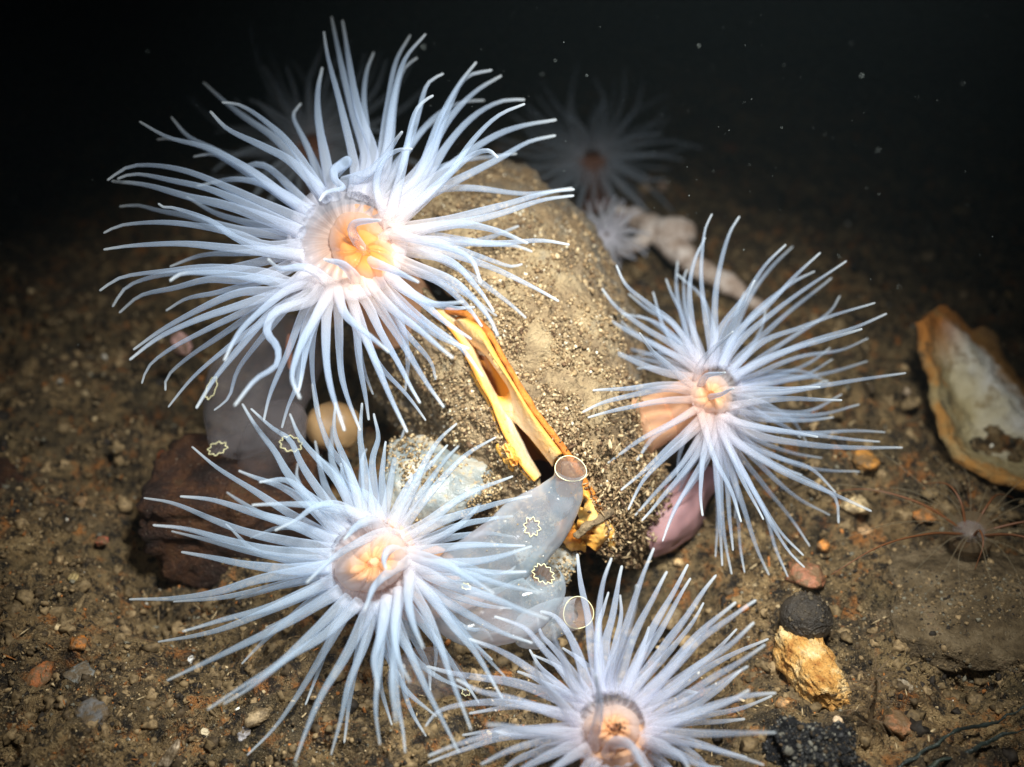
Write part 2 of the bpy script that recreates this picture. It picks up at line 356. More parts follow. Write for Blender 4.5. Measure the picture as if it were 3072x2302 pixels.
def mantle():
    s = NT('mantle_flesh'); v = s.attr('v').outputs['Fac']
    c = s.ramp(v, [(0.0, (0.50, 0.16, 0.02)), (0.10, (0.66, 0.30, 0.04)), (0.24, (0.70, 0.42, 0.15)), (0.55, (0.76, 0.58, 0.36)), (1.0, (0.82, 0.70, 0.52))])
    c = s.mix(s.math('MULTIPLY', s.ramp(s.noise(7, 5), [(0.38, 0.0), (0.66, 1.0)]), 0.6), c, (0.82, 0.40, 0.08))
    c = s.mix(s.ramp(s.noise(34, 5, 0.7), [(0.60, 0.0), (0.70, 0.7)]), c, (0.28, 0.16, 0.06))
    return s.pbr(c, 0.55, s.bump(s.noise(28, 5), 0.6), 0.35, 0.2)
M['mantle'] = mantle()
M['mantle_amber'] = (lambda s: s.pbr(s.ramp(s.noise(8, 4), [(0.3, (0.52, 0.17, 0.02)), (0.5, (0.76, 0.36, 0.06)), (0.7, (0.86, 0.56, 0.20))]), 0.4, s.bump(s.noise(30, 3), 0.3), 0.45, 0.25))(NT('amber_mantle'))
M['edge'] = rock('valve_edge', [(0.3, (0.35, 0.09, 0.01)), (0.6, (0.65, 0.22, 0.03)), (0.8, (0.30, 0.10, 0.02))], 8, 0.5, (0.8, 0.5, 0.2), 0.5, 50, False)
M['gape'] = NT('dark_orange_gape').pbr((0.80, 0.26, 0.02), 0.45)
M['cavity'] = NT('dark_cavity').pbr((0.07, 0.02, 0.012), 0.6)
M['fringe'] = NT('yellow_fringe').pbr((0.72, 0.33, 0.05), 0.4, None, 0.4, 0.25)
M['pink'] = NT('pink_sponge').pbr((0.36, 0.20, 0.20), 0.55, None, 0.3, 0.3)
M['coral'] = rock('pale_coral', [(0.3, (0.24, 0.15, 0.10)), (0.48, (0.50, 0.38, 0.30)), (0.62, (0.80, 0.70, 0.62))], 5, 0.7, (0.9, 0.85, 0.8), 0.7, 30)
def filament(name, c1, c2): s = NT(name); return s.pbr(s.mix(s.noise(6, 2), c1, c2), 0.5)
M['fil_brown'] = filament('brown_filament', (0.10, 0.035, 0.012), (0.16, 0.06, 0.02))
M['fil_olive'] = jelly('pale_filament', flat((0.34, 0.28, 0.18)), 0.15, 0.45)
M['hydroid'] = jelly('hydroid_branch', flat((0.28, 0.20, 0.12)), 0.5, 0.8)
M['strap'] = rock('dark_weed', [(0.3, (0.010, 0.012, 0.012)), (0.6, (0.03, 0.04, 0.035)), (0.8, (0.07, 0.08, 0.05))], 6, 0.35, (0.1, 0.1, 0.08), 0.4, 30, False)
def pebmat(name, c, rough=0.55):
    s = NT(name); k = s.ramp(s.noise(12, 5), [(0.3, tuple(x*0.45 for x in c)), (0.55, c), (0.75, tuple(min(1, x*1.35) for x in c))])
    k = s.mix(s.ramp(s.noise(16, 5, 0.7), [(0.46, 0.85), (0.56, 0.0)]), k, (0.13, 0.085, 0.04))
    return s.pbr(k, rough, s.bump(s.noise(40, 4), 0.6, 0.03), 0.4)

# ------------------------------------------------------------------ seabed
NY, NX = 820, 820
t = np.linspace(0, 1, NY); ys = 1.5 + 0.55*(np.exp(t*5.2) - 1) ; ys = 1.5 + (ys - 1.5)
q = np.linspace(-1, 1, NX); yy, qq = np.meshgrid(ys, q, indexing='ij')
xx = qq * (1.3 + 0.66*yy)
zz = height(xx, yy)
seabed = mesh('seabed', np.stack([xx, yy, zz], -1).reshape(-1, 3), grid_faces(NY, NX)[:, ::-1], M['sea'], origin=np.zeros(3))
tag(seabed, kind='structure')
water = None

def scatter(n, x0, x1, y0, y1):
    px = rng.uniform(x0, x1, n); py = rng.uniform(y0, y1, n); out = []
    sx = (px - 1536)/1536*T; sy = (1151 - py)/1536*T
    R = FW[None] + sx[:, None]*RT + sy[:, None]*UP; d = H / -R[:, 2]
    for _ in range(5):
        p = CAM + R*d[:, None]; d = (H - height(p[:, 0], p[:, 1])) / -R[:, 2]
    return CAM + R*d[:, None], d
pal = np.array([(0.24, 0.165, 0.08), (0.17, 0.115, 0.055), (0.32, 0.22, 0.11), (0.09, 0.06, 0.03), (0.42, 0.16, 0.04), (0.60, 0.45, 0.25), (0.20, 0.18, 0.13), (0.85, 0.80, 0.68), (0.03, 0.022, 0.015)])
pw = np.array([.26, .23, .15, .13, .030, .025, .06, .005, .11])
pos, dd = scatter(42000, -500, 3600, 640, 2600)
sz = np.exp(rng.normal(-5.0, 0.5, len(pos))) * (dd/5.2); sz = np.clip(sz, 0.003, 0.022)
ci = rng.choice(len(pal), len(pos), p=pw/pw.sum())
pos[:, 2] += sz*0.05
ok = fbm(pos[:, 0]*1.8, pos[:, 1]*1.8, 44.0, 4, 0.6) + rng.normal(0, 0.25, len(pos)) > -0.12; pos, sz, ci = pos[ok], sz[ok], ci[ok]
tag(grains('gravel', pos, sz, pal[ci]*rng.uniform(0.7, 1.3, (len(pos), 1)), M['grain']), 'loose sand grains and silt crumbs covering the brown seabed', 'gravel', kind='stuff')
pos, dd = scatter(1500, -300, 3400, 760, 2500)
sz = rng.uniform(0.014, 0.042, len(pos))*(dd/5.2)**0.8; pos[:, 2] -= sz*0.15
tag(grains('mud_clods', pos, sz, pal[rng.choice([0, 1, 2, 3, 8], len(pos), p=[.3, .3, .2, .12, .08])], M['grain'], sub=2), 'crumbly lumps of brown mud strewn over the seabed', 'mud', kind='stuff')
# thready silt and debris
pos, dd = scatter(2000, -300, 3400, 900, 2500)
sz = rng.uniform(0.006, 0.015, len(pos))*(dd/5.2)
tag(grains('debris', pos, sz, pal[rng.choice([0, 1, 2, 4, 5], len(pos))]*0.9, M['grain'], spike=2.6), 'short dead fibres and splinters littering the mud', 'debris', kind='stuff')

def stone_crust(o, n, keep, cols=None):
    me = o.data; V = np.array([v.co[:] for v in me.vertices]); F = np.array([p.vertices[:] for p in me.polygons]); f = F[rng.integers(0, len(F), n)]
    b = rng.dirichlet((1, 1, 1), n); g = (V[f]*b[..., None]).sum(1) + np.array(o.location); N = np.cross(V[f[:, 1]]-V[f[:, 0]], V[f[:, 2]]-V[f[:, 0]]); N /= np.linalg.norm(N, axis=1)[:, None]
    ok = (N[:, 2] > -0.1) & (fbm(g[:, 0]*5, g[:, 1]*5, g[:, 2]*5, 3) > keep - 0.4); g = g[ok]
    c = np.array(cols) if cols else pal[[0, 1, 2, 3, 6, 8]]
    grains('silt_crust', g, np.clip(np.exp(rng.normal(-5.0, 0.4, len(g))), 0.003, 0.018), c[rng.integers(0, len(c), len(g))]*rng.uniform(0.8, 1.2, (len(g), 1)), M['grain'], o)['kind'] = 'stuff'
# ------------------------------------------------------------------ stones, pebbles and shells on the seabed
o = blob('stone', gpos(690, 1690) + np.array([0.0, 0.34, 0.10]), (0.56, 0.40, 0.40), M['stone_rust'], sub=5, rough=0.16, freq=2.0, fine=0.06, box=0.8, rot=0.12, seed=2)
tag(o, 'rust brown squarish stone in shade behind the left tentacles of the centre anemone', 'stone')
o = blob('stone', gpos(2900, 1860) + np.array([0.05, 0.0, -0.02]), (0.64, 0.50, 0.26), M['stone_flat'], sub=5, rough=0.16, freq=1.6, fine=0.05, box=0.5, rot=-0.2, seed=5)
tag(o, 'broad flat silty stone at the right edge below the broken shell', 'stone')
stone_crust(o, 7000, 0.2)
o = blob('stone', gpos(2425, 2030) + np.array([0, 0.02, 0.06]), (0.125, 0.26, 0.13), M['stone_tan'], sub=5, rough=0.2, freq=1.8, fine=0.09, box=0.35, rot=0.35, seed=9)
tag(o, 'bright tan and white mottled stone with the dark round snail on its upper end', 'stone')
o = blob('stone', gpos(2440, 2270) + np.array([0, 0, 0.02]), (0.21, 0.15, 0.13), M['stone_black'], sub=5, rough=0.3, freq=2.6, fine=0.12, box=0.2, rot=-0.3, seed=13)
tag(o, 'glittering black rough rock at the bottom edge right of the lowest anemone', 'stone')
stone_crust(o, 2500, 0.0, [(0.02,0.02,0.02),(0.05,0.05,0.05),(0.16,0.15,0.12),(0.01,0.01,0.01),(0.09,0.06,0.03)])
o = blob('stone', P(1430, 760, 7.35), (0.60, 0.5, 0.42), M['valve'], sub=5, rough=0.16, freq=1.5, fine=0.02, seed=4)
tag(o, 'large rounded brown stone behind the mussel and the big top anemone', 'stone')
o = blob('stone', gpos(10, 1460) + np.array([-0.2, 0, -0.06]), (0.34, 0.30, 0.16), M['stone_rust'], sub=4, rough=0.2, fine=0.04, seed=21)
tag(o, 'dim rusty stone half cut off by the left edge', 'stone')
sn = root('sea_snail', gpos(2414, 1900), 'dark grey round snail sitting on the bright tan stone', 'snail')
c = gpos(2414, 1960) + np.array([0.0, 0.09, 0.17])
blob('snail_shell', c, (0.135, 0.13, 0.125), M['snail'], sn, sub=5, rough=0.04, freq=1.2, fine=0.012)
stone_crust(sn.children[0], 260, 0.3, [(0.10,0.075,0.045),(0.06,0.045,0.03)])
an = np.linspace(0, 3.4*np.pi, 70); rr = 0.075*np.exp(-an*0.12)
sp = np.stack([c[0] + 0.03 + rr*np.cos(an), c[1] - 0.02 + 0*an, c[2] + rr*np.sin(an)], -1)
sp[:, 1] = c[1] - np.sqrt(np.clip(0.133**2 - (sp[:, 0]-c[0])**2 - (sp[:, 2]-c[2])**2, 0, 1)) * 0.98
V, F = tube(sp, np.full(70, 0.005), 5); mesh('shell_whorl', V, F, M['snail'], sn)
blob('foot', c + np.array([-0.02, -0.03, -0.11]), (0.10, 0.09, 0.035), M['fil_brown'], sn, sub=3, rough=0.1)

pebs = [  # x, y, radius px, colour, flatness, label
 (236, 1934, 26, (0.60, 0.20, 0.03), 0.7, 'small bright orange splinter of stone standing in the mud at lower left'),
 (118, 2035, 46, (0.34, 0.11, 0.03), 0.6, 'rust red pebble near the left edge in the lower corner'),
 (243, 2026, 36, (0.24, 0.24, 0.22), 0.5, 'grey pebble just right of the rust red pebble'),
 (573, 1981, 13, (0.85, 0.84, 0.80), 0.8, 'tiny round white pebble under the centre anemone\'s lower left tentacles'),
 (730, 2203, 19, (0.80, 0.76, 0.78), 0.8, 'small white pebble near the bottom between two tentacle tips'),
 (615, 2199, 12, (0.75, 0.62, 0.40), 0.8, 'tiny cream pebble left of the small white pebble at the bottom'),
 (338, 1452, 22, (0.66, 0.50, 0.34), 0.8, 'pale cream pebble left of the rusty squarish stone'),
 (243, 1506, 19, (0.50, 0.30, 0.14), 0.7, 'tan pebble left of the pale cream pebble'),
 (220, 1734, 15, (0.62, 0.46, 0.20), 0.8, 'yellowish pebble in the mud midway down the left side'),
 (283, 2150, 52, (0.16, 0.15, 0.14), 0.5, 'dark grey flat pebble low on the left with a hollow beneath it'),
 (773, 2156, 36, (0.50, 0.36, 0.20), 0.4, 'flat tan flake under the long lower tentacles of the centre anemone'),
 (487, 1369, 15, (0.55, 0.14, 0.04), 0.7, 'red orange pebble above and left of the rusty squarish stone'),
 (306, 1628, 17, (0.42, 0.10, 0.05), 0.7, 'dull red pebble left of the dark hollow'),
 (2472, 1640, 18, (0.72, 0.28, 0.06), 0.8, 'glowing orange pebble under the right anemone\'s lowest tentacles'),
 (2420, 1740, 58, (0.42, 0.17, 0.09), 0.55, 'angular pinkish orange stone chip above the dark snail'),
 (2564, 1524, 38, (0.70, 0.52, 0.28), 0.6, 'cream chip beside the right anemone\'s forked lower tentacle'),
 (2768, 1553, 25, (0.52, 0.20, 0.05), 0.6, 'orange chip left of the dark threadlike anemone'),
 (2584, 1598, 27, (0.55, 0.33, 0.16), 0.6, 'tan orange chip below the cream chip'),
 (2511, 2172, 19, (0.80, 0.58, 0.36), 0.8, 'bright peach pebble below the tan mottled stone'),
 (2350, 2114, 19, (0.62, 0.32, 0.12), 0.8, 'orange tan pebble left of the foot of the tan mottled stone'),
 (2690, 2176, 42, (0.36, 0.16, 0.07), 0.5, 'brownish rust chip low on the right by the branched hydroid'),
 (2710, 2061, 25, (0.60, 0.50, 0.36), 0.6, 'cream chip right of the branched hydroid'),
 (2597, 1389, 36, (0.60, 0.26, 0.05), 0.5, 'orange chip at the tips of the right anemone\'s right tentacles'),
 (3026, 887, 15, (0.60, 0.36, 0.12), 0.8, 'blurred amber pebble beyond the broken shell near the right edge'),
 (2708, 1109, 16, (0.52, 0.36, 0.18), 0.8, 'tan pebble left of the broken shell'),
 (2722, 1178, 14, (0.58, 0.44, 0.30), 0.8, 'pale pebble below the tan pebble and left of the broken shell'),
 (2880, 640, 20, (0.50, 0.32, 0.14), 0.8, 'blurred tan pebble far back above the broken shell'),
 (2190, 455, 22, (0.45, 0.14, 0.05), 0.8, 'blurred red pebble far back at upper right'),
 (1985, 565, 20, (0.60, 0.40, 0.30), 0.8, 'blurred pale pink pebble behind the pale coral piece'),
 (1935, 570, 20, (0.45, 0.28, 0.14), 0.8, 'blurred brown pebble left of the blurred pale pink pebble'),
 (2035, 1690, 13, (0.62, 0.40, 0.18), 0.9, 'tiny tan bead in the dark hollow below the pink sponge'),
 (2000, 1860, 42, (0.20, 0.14, 0.07), 0.5, 'muddy brown stone between the lowest anemone\'s tips and the pink sponge'),
]
for i, (x, y, r, c, fl, lab) in enumerate(pebs):
    p = gpos(x, y); d = np.dot(p - CAM, FW); ru = r*d/2987
    o = blob('pebble', p + np.array([0, 0, ru*0.25]), (ru*1.05, ru*(0.8 + 0.4*random.random()), ru*fl), pebmat('pebble_surface', c), sub=3, rough=0.35, freq=1.3, fine=0.08, rot=i*1.3, seed=i*3.1, box=0.3, smooth=(i % 3 != 0))
    tag(o, lab, 'pebble', 'pebbles and stone chips on the mud')
# cream flake standing up at lower left
rows = [[(470, 2300, 4.50), (490, 2265, 4.50), (515, 2235, 4.50), (532, 2215, 4.52)], [(500, 2305, 4.46), (518, 2272, 4.45), (530, 2245, 4.46), (536, 2218, 4.5)]]
o, _, _ = sheet('shell_flake', rows, 16, 8, pebmat('flake_surface', (0.66, 0.52, 0.36)), thick=0.012)
tag(o, 'narrow cream shell flake at the bottom edge on the left', 'shell piece')

# broken bivalve shell on the right
ox, oy, k = 2500, 800, 0.4827
def fr(rows, ox, oy, k): return [[(ox + x*k, oy + y*k, d) for x, y, d in r] for r in rows]
rows = fr([[(560, 335, 6.55), (600, 520, 6.45), (640, 700, 6.40), (690, 950, 6.25), (745, 1125, 6.12), (900, 1235, 6.02), (1185, 1350, 5.95), (1500, 1380, 5.95)],
           [(600, 290, 6.75), (690, 500, 6.72), (740, 680, 6.68), (800, 860, 6.60), (900, 1030, 6.50), (1050, 1130, 6.42), (1250, 1200, 6.35), (1500, 1200, 6.3)],
           [(655, 250, 6.85), (770, 430, 6.65), (860, 560, 6.60), (960, 680, 6.55), (1060, 800, 6.5), (1180, 930, 6.45), (1330, 1020, 6.4), (1500, 1050, 6.4)],
           [(700, 262, 6.95), (815, 400, 6.80), (900, 500, 6.78), (1010, 590, 6.72), (1110, 720, 6.68), (1200, 830, 6.6), (1340, 930, 6.6), (1500, 960, 6.6)],
           [(730, 285, 7.0), (850, 392, 6.98), (950, 368, 7.0), (1040, 450, 6.95), (1095, 590, 6.9), (1200, 760, 6.8), (1340, 880, 6.8), (1500, 930, 6.8)]], ox, oy, k)
o, _, _ = sheet('broken_shell', rows, 110, 70, M['shell'], thick=0.06, disp=lambda G: 0.030*fbm(G[..., 0]*5, G[..., 1]*5, G[..., 2]*5, 5, 0.6))
tag(o, 'large broken cream bivalve shell with orange stained edges at the right side', 'shell')

# pale coral piece
cor = root('coral_piece', gpos(2000, 760), 'pale pinkish forked coral piece lying blurred behind the right anemone', 'coral')
def pxtube(name, pts, mat, parent, n=40, sides=12, bumpy=0.0, cap=(True, True), attrs=False, round_end=True):
    q = cat_rom([(x, y, d, r) for x, y, d, r in pts], n)
    C = np.array([P(a, b, c_) for a, b, c_, _ in q]); R = q[:, 3]*q[:, 2]/2987
    if bumpy: R = R*(1 + bumpy*fbm(C[:, 0]*6, C[:, 1]*6, C[:, 2]*6, 3))
    if round_end: R = rounded(C, R); R = rounded(C[::-1], R[::-1])[::-1]
    V, F = tube(C, R, sides, cap)
    if bumpy: V = V + min(0.012, bumpy*0.045)*np.stack([fbm(V[:, 0]*18+s_, V[:, 1]*18, V[:, 2]*18, 3) for s_ in (0, 5, 9)], -1)
    return mesh(name, V, F, mat, parent)
pxtube('branch', [(1835, 625, 8.6, 14), (1900, 655, 8.5, 34), (1980, 690, 8.3, 46), (2050, 690, 8.2, 34), (2085, 715, 8.15, 18)], M['coral'], cor, bumpy=0.28)
pxtube('branch', [(1960, 705, 8.3, 26), (2030, 745, 8.2, 38), (2090, 800, 8.05, 30), (2180, 850, 7.9, 34), (2250, 900, 7.8, 22), (2300, 945, 7.7, 12)], M['coral'], cor, bumpy=0.28)
pxtube('branch', [(1960, 700, 8.3, 24), (1900, 740, 8.2, 22), (1850, 760, 8.1, 14)], M['coral'], cor, bumpy=0.28)

# pink sponge under the right anemone
o, _, _ = sheet('pink_sponge', [[(1960, 1480, 5.75), (2040, 1430, 5.85), (2120, 1400, 5.95), (2170, 1420, 6.0)],
        [(1940, 1560, 5.60), (2030, 1520, 5.62), (2110, 1480, 5.75), (2150, 1470, 5.9)],
        [(1950, 1640, 5.58), (2020, 1615, 5.58), (2080, 1570, 5.68), (2120, 1540, 5.85)],
        [(1965, 1680, 5.70), (2025, 1650, 5.72), (2090, 1600, 5.82), (2130, 1565, 5.95)]], 40, 30, M['pink'], thick=0.08,
        disp=lambda G: 0.02*fbm(G[..., 0]*5, G[..., 1]*5, G[..., 2]*5, 3))
tag(o, 'smooth pink sponge lump below the right anemone beside the mussel', 'sponge')

# tan egg shaped pebble between the two left anemones
o = blob('pebble', P(1002, 1280, 5.75), (0.165, 0.14, 0.15), M['tan_egg'], sub=4, rough=0.06, fine=0.0, seed=3)
tag(o, 'smooth tan egg shaped pebble between the top anemone and the centre anemone', 'pebble')

# two pearly grey shells stuck with sand, left and below the mussel
k = 0.5125
o, G1, N1 = sheet('grey_shell', fr([[(-60, 830, 5.42), (150, 785, 5.42), (300, 890, 5.40), (480, 955, 5.36), (595, 1055, 5.33)],
       [(-80, 1000, 5.30), (100, 980, 5.25), (280, 1020, 5.22), (430, 1060, 5.20), (580, 1100, 5.27)],
       [(-80, 1200, 5.25), (100, 1180, 5.17), (260, 1180, 5.14), (420, 1160, 5.17), (560, 1150, 5.26)],
       [(-60, 1400, 5.35), (80, 1400, 5.28), (250, 1340, 5.25), (400, 1250, 5.27), (520, 1180, 5.32)]], 1200, 900, k), 60, 50, M['pearl'], thick=0.03,
       disp=lambda G: 0.02*fbm(G[..., 0]*9, G[..., 1]*9, G[..., 2]*9, 4))
tag(o, 'pearly grey shell stuck with sand grains left of the mussel, above the tunicate', 'shell')
i_ = rng.integers(0, 60*50, 2200); g_ = G1.reshape(-1, 3)[i_] + N1.reshape(-1, 3)[i_]*0.004 + rng.normal(0, 0.006, (2200, 3))
msk = fbm(g_[:, 0]*6, g_[:, 1]*6, g_[:, 2]*6, 2) > -0.05
grains('sand_crust', g_[msk], rng.uniform(0.004, 0.010, msk.sum()), pal[rng.choice([2, 5, 1, 0], msk.sum())]*1.1, M['grain'], o)['kind'] = 'stuff'
o, G2, N2 = sheet('grey_shell', [[(1540, 1655, 5.36), (1610, 1640, 5.34), (1680, 1648, 5.32), (1738, 1662, 5.34)],
       [(1560, 1710, 5.28), (1620, 1700, 5.24), (1680, 1695, 5.24), (1728, 1700, 5.30)],
       [(1560, 1780, 5.30), (1620, 1770, 5.26), (1670, 1750, 5.27), (1705, 1735, 5.32)],
       [(1570, 1830, 5.38), (1620, 1810, 5.36), (1655, 1785, 5.36), (1690, 1760, 5.38)]], 50, 40, M['pearl'], thick=0.03,
       disp=lambda G: 0.018*fbm(G[..., 0]*11, G[..., 1]*11, G[..., 2]*11, 4))
tag(o, 'pearly grey shell below the mussel, behind the tunicate with the wide yellow lobed opening', 'shell')
i_ = rng.integers(0, 50*40, 300); g_ = G2.reshape(-1, 3)[i_] + N2.reshape(-1, 3)[i_]*0.004
grains('sand_crust', g_, rng.uniform(0.004, 0.008, 300), pal[rng.choice([2, 5, 1, 0], 300)]*1.1, M['grain'], o)['kind'] = 'stuff'

# ------------------------------------------------------------------ the gaping mussel
mus = root('mussel', gpos(1700, 1700), 'large silt covered mussel gaping open with cream and orange flesh in the centre', 'mussel')
rough_valve = lambda G: 0.030*fbm(G[..., 0]*4, G[..., 1]*4, G[..., 2]*4, 3) + 0.020*fbm(G[..., 0]*17, G[..., 1]*17, G[..., 2]*17, 4, 0.6)
rows = [[(1180, 700, 5.75), (1330, 850, 5.45), (1450, 985, 5.30), (1520, 1110, 5.22), (1590, 1240, 5.16), (1675, 1365, 5.12), (1745, 1470, 5.14), (1800, 1580, 5.20), (1800, 1660, 5.35)],
        [(1290, 590, 5.95), (1440, 720, 5.62), (1570, 850, 5.42), (1650, 1000, 5.30), (1710, 1140, 5.22), (1775, 1280, 5.16), (1820, 1410, 5.20), (1860, 1550, 5.28), (1825, 1672, 5.42)],
        [(1350, 520, 6.35), (1500, 590, 6.05), (1650, 700, 5.85), (1750, 850, 5.68), (1820, 1010, 5.56), (1870, 1170, 5.46), (1910, 1350, 5.42), (1930, 1520, 5.45), (1850, 1690, 5.55)],
        [(1400, 480, 6.85), (1550, 520, 6.65), (1710, 640, 6.45), (1810, 790, 6.25), (1880, 980, 6.05), (1930, 1180, 5.92), (1965, 1380, 5.80), (1975, 1550, 5.75), (1880, 1705, 5.72)],
        [(1430, 520, 7.4), (1570, 560, 7.2), (1720, 680, 7.0), (1820, 830, 6.8), (1890, 1030, 6.6), (1930, 1230, 6.4), (1960, 1420, 6.15), (1960, 1580, 6.0), (1880, 1715, 5.9)]]
_, GR, NR = sheet('valve', rows, 260, 180, M['valve'], mus, thick=0.05, disp=rough_valve)
rows = [[(1150, 740, 5.85), (1280, 900, 5.50), (1390, 1050, 5.36), (1455, 1170, 5.28), (1505, 1290, 5.22), (1560, 1400, 5.18), (1620, 1490, 5.20), (1680, 1600, 5.28), (1690, 1660, 5.36)],
        [(1080, 850, 5.95), (1190, 980, 5.66), (1290, 1110, 5.50), (1360, 1210, 5.42), (1415, 1320, 5.35), (1470, 1420, 5.32), (1540, 1520, 5.33), (1620, 1630, 5.38), (1670, 1680, 5.44)],
        [(1030, 930, 6.2), (1120, 1060, 6.0), (1200, 1170, 5.85), (1270, 1270, 5.72), (1330, 1370, 5.62), (1390, 1470, 5.55), (1470, 1570, 5.5), (1560, 1660, 5.52), (1650, 1700, 5.55)],
        [(1000, 1000, 6.6), (1080, 1120, 6.4), (1160, 1230, 6.2), (1230, 1330, 6.05), (1290, 1430, 5.95), (1350, 1530, 5.85), (1430, 1630, 5.75), (1540, 1700, 5.7), (1640, 1720, 5.65)]]
_, GL, NL = sheet('valve', rows, 220, 110, M['valve'], mus, thick=0.05, disp=rough_valve)
# crumbs of silt stuck on both valves
def crust(G, N, n, vfall, seed, keep):
    nu, nv = G.shape[:2]; r_ = np.random.default_rng(seed); u = r_.random(n)*(nu-1); v = r_.random(n)**vfall*(nv-1)
    g = G[u.astype(int), v.astype(int)]; nn = N[u.astype(int), v.astype(int)]
    f = fbm(g[:, 0]*7+3, g[:, 1]*7, g[:, 2]*7, 3); ok = f > keep; g, nn, f = g[ok], nn[ok], f[ok]
    return g + nn*(0.002 + 0.030*np.clip(f, 0, 1)[:, None]*r_.random((len(g), 1))) + r_.normal(0, 0.004, g.shape)
cr = np.vstack([crust(GR, NR, 24000, 2.1, 1, -0.25), crust(GL, NL, 12000, 1.2, 2, -0.35)])
cpal = np.array([(0.46, 0.33, 0.18), (0.34, 0.23, 0.115), (0.56, 0.43, 0.25), (0.14, 0.08, 0.04), (0.80, 0.72, 0.55), (0.23, 0.145, 0.07)])
cc = cpal[rng.choice(6, len(cr), p=[.27, .27, .13, .12, .03, .18])]*rng.uniform(0.8, 1.2, (len(cr), 1))
grains('silt_crust', cr, np.clip(np.exp(rng.normal(-5.15, 0.42, len(cr))), 0.003, 0.016), cc, M['grain'], mus)['kind'] = 'stuff'
# shaggy fuzz round the lower end of the right valve
n = 2600; u = (0.62 + 0.37*rng.random(n)**0.7)*(GR.shape[0]-1); v = rng.random(n)**1.2*0.85*(GR.shape[1]-1)
g = GR[u.astype(int), v.astype(int)] + NR[u.astype(int), v.astype(int)]*rng.uniform(0.0, 0.06, (n, 1)) + rng.normal(0, 0.012, (n, 3))
grains('fuzz', g, rng.uniform(0.007, 0.017, n), cpal[rng.choice([0, 1, 3, 5, 5, 2], n)], M['grain'], mus, spike=1.3)['kind'] = 'stuff'
# orange rim, mantle lips, gape and lower fringe
k = 0.5125
rimR = fr([[(250, 60, 5.42), (400, 100, 5.32), (490, 170, 5.26), (570, 310, 5.20), (660, 460, 5.15), (750, 610, 5.11), (850, 750, 5.09), (960, 895, 5.08), (1060, 1040, 5.09), (1130, 1180, 5.13), (1200, 1310, 5.18)]], 1200, 900, k)[0]
pxtube('valve_rim', [(x+5, y-2, d+0.012, 10) for x, y, d in rimR], M['edge'], mus, 90, 10, bumpy=0.10)
rimL = fr([[(190, 60, 5.46), (330, 235, 5.36), (425, 430, 5.28), (525, 610, 5.22), (590, 780, 5.19), (690, 960, 5.17), (780, 1070, 5.17)]], 1200, 900, k)[0]
pxtube('valve_rim', [(x-1, y+2, d+0.03, 5) for x, y, d in rimL], M['fringe'], mus, 70, 10, bumpy=0.1)
wav = lambda G: 0.006*fbm(G[..., 0]*9, G[..., 1]*9, G[..., 2]*9, 2)
sheet('mantle_lip', fr([[(190, 60, 5.44), (330, 232, 5.34), (428, 430, 5.26), (528, 605, 5.20), (600, 780, 5.17), (695, 955, 5.15), (785, 1065, 5.15)],
      [(230, 60, 5.42), (365, 232, 5.33), (450, 400, 5.255), (545, 600, 5.20), (625, 770, 5.17), (714, 945, 5.15), (800, 1050, 5.15)],
      [(280, 60, 5.45), (400, 225, 5.37), (470, 380, 5.31), (565, 590, 5.25), (650, 750, 5.22), (738, 928, 5.19), (815, 1038, 5.18)],
      [(310, 60, 5.50), (430, 220, 5.44), (480, 380, 5.40), (590, 590, 5.34), (672, 728, 5.31), (762, 905, 5.30), (828, 1025, 5.30)]], 1200, 900, k), 90, 24, M['mantle'], mus, thick=0.012, disp=wav)
sheet('mantle_lip', fr([[(400, 100, 5.31), (487, 175, 5.245), (566, 318, 5.185), (655, 468, 5.135), (745, 618, 5.10), (845, 758, 5.08), (952, 900, 5.07)],
      [(360, 110, 5.30), (460, 200, 5.235), (540, 330, 5.18), (640, 480, 5.135), (725, 625, 5.10), (815, 760, 5.08), (930, 910, 5.07)],
      [(330, 120, 5.33), (430, 230, 5.28), (560, 350, 5.235), (635, 500, 5.20), (700, 650, 5.155), (780, 780, 5.13), (900, 940, 5.11)],
      [(310, 130, 5.42), (400, 250, 5.38), (500, 330, 5.33), (632, 520, 5.30), (665, 690, 5.25), (775, 830, 5.21), (893, 975, 5.18)]], 1200, 900, k), 90, 24, M['mantle'], mus, thick=0.012, disp=wav)
sheet('mantle_bridge', fr([[(535, 545, 5.33), (575, 562, 5.31), (612, 562, 5.29), (640, 530, 5.27)], [(570, 600, 5.31), (600, 640, 5.27), (630, 640, 5.24), (660, 600, 5.22)],
      [(640, 700, 5.31), (660, 720, 5.30), (680, 725, 5.27), (700, 700, 5.23)]], 1200, 900, k), 20, 20, M['mantle'], mus, thick=0.012)
sheet('mantle_bridge', fr([[(300, 100, 5.46), (340, 100, 5.42), (380, 100, 5.40)], [(400, 240, 5.43), (430, 240, 5.38), (460, 240, 5.34)],
      [(450, 330, 5.42), (466, 322, 5.41), (500, 335, 5.40)]], 1200, 900, k), 20, 24, M['mantle'], mus, thick=0.012)
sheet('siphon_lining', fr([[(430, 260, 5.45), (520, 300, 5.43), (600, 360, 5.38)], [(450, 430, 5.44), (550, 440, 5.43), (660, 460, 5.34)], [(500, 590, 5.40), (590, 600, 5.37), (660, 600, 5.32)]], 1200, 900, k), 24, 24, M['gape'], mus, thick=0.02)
sheet('gape_lining', fr([[(620, 660, 5.42), (700, 660, 5.38), (780, 700, 5.33)], [(680, 850, 5.48), (770, 830, 5.46), (880, 860, 5.33)], [(760, 960, 5.62), (860, 950, 5.62), (980, 980, 5.36)]], 1200, 900, k), 24, 24, M['gape'], mus, thick=0.02)
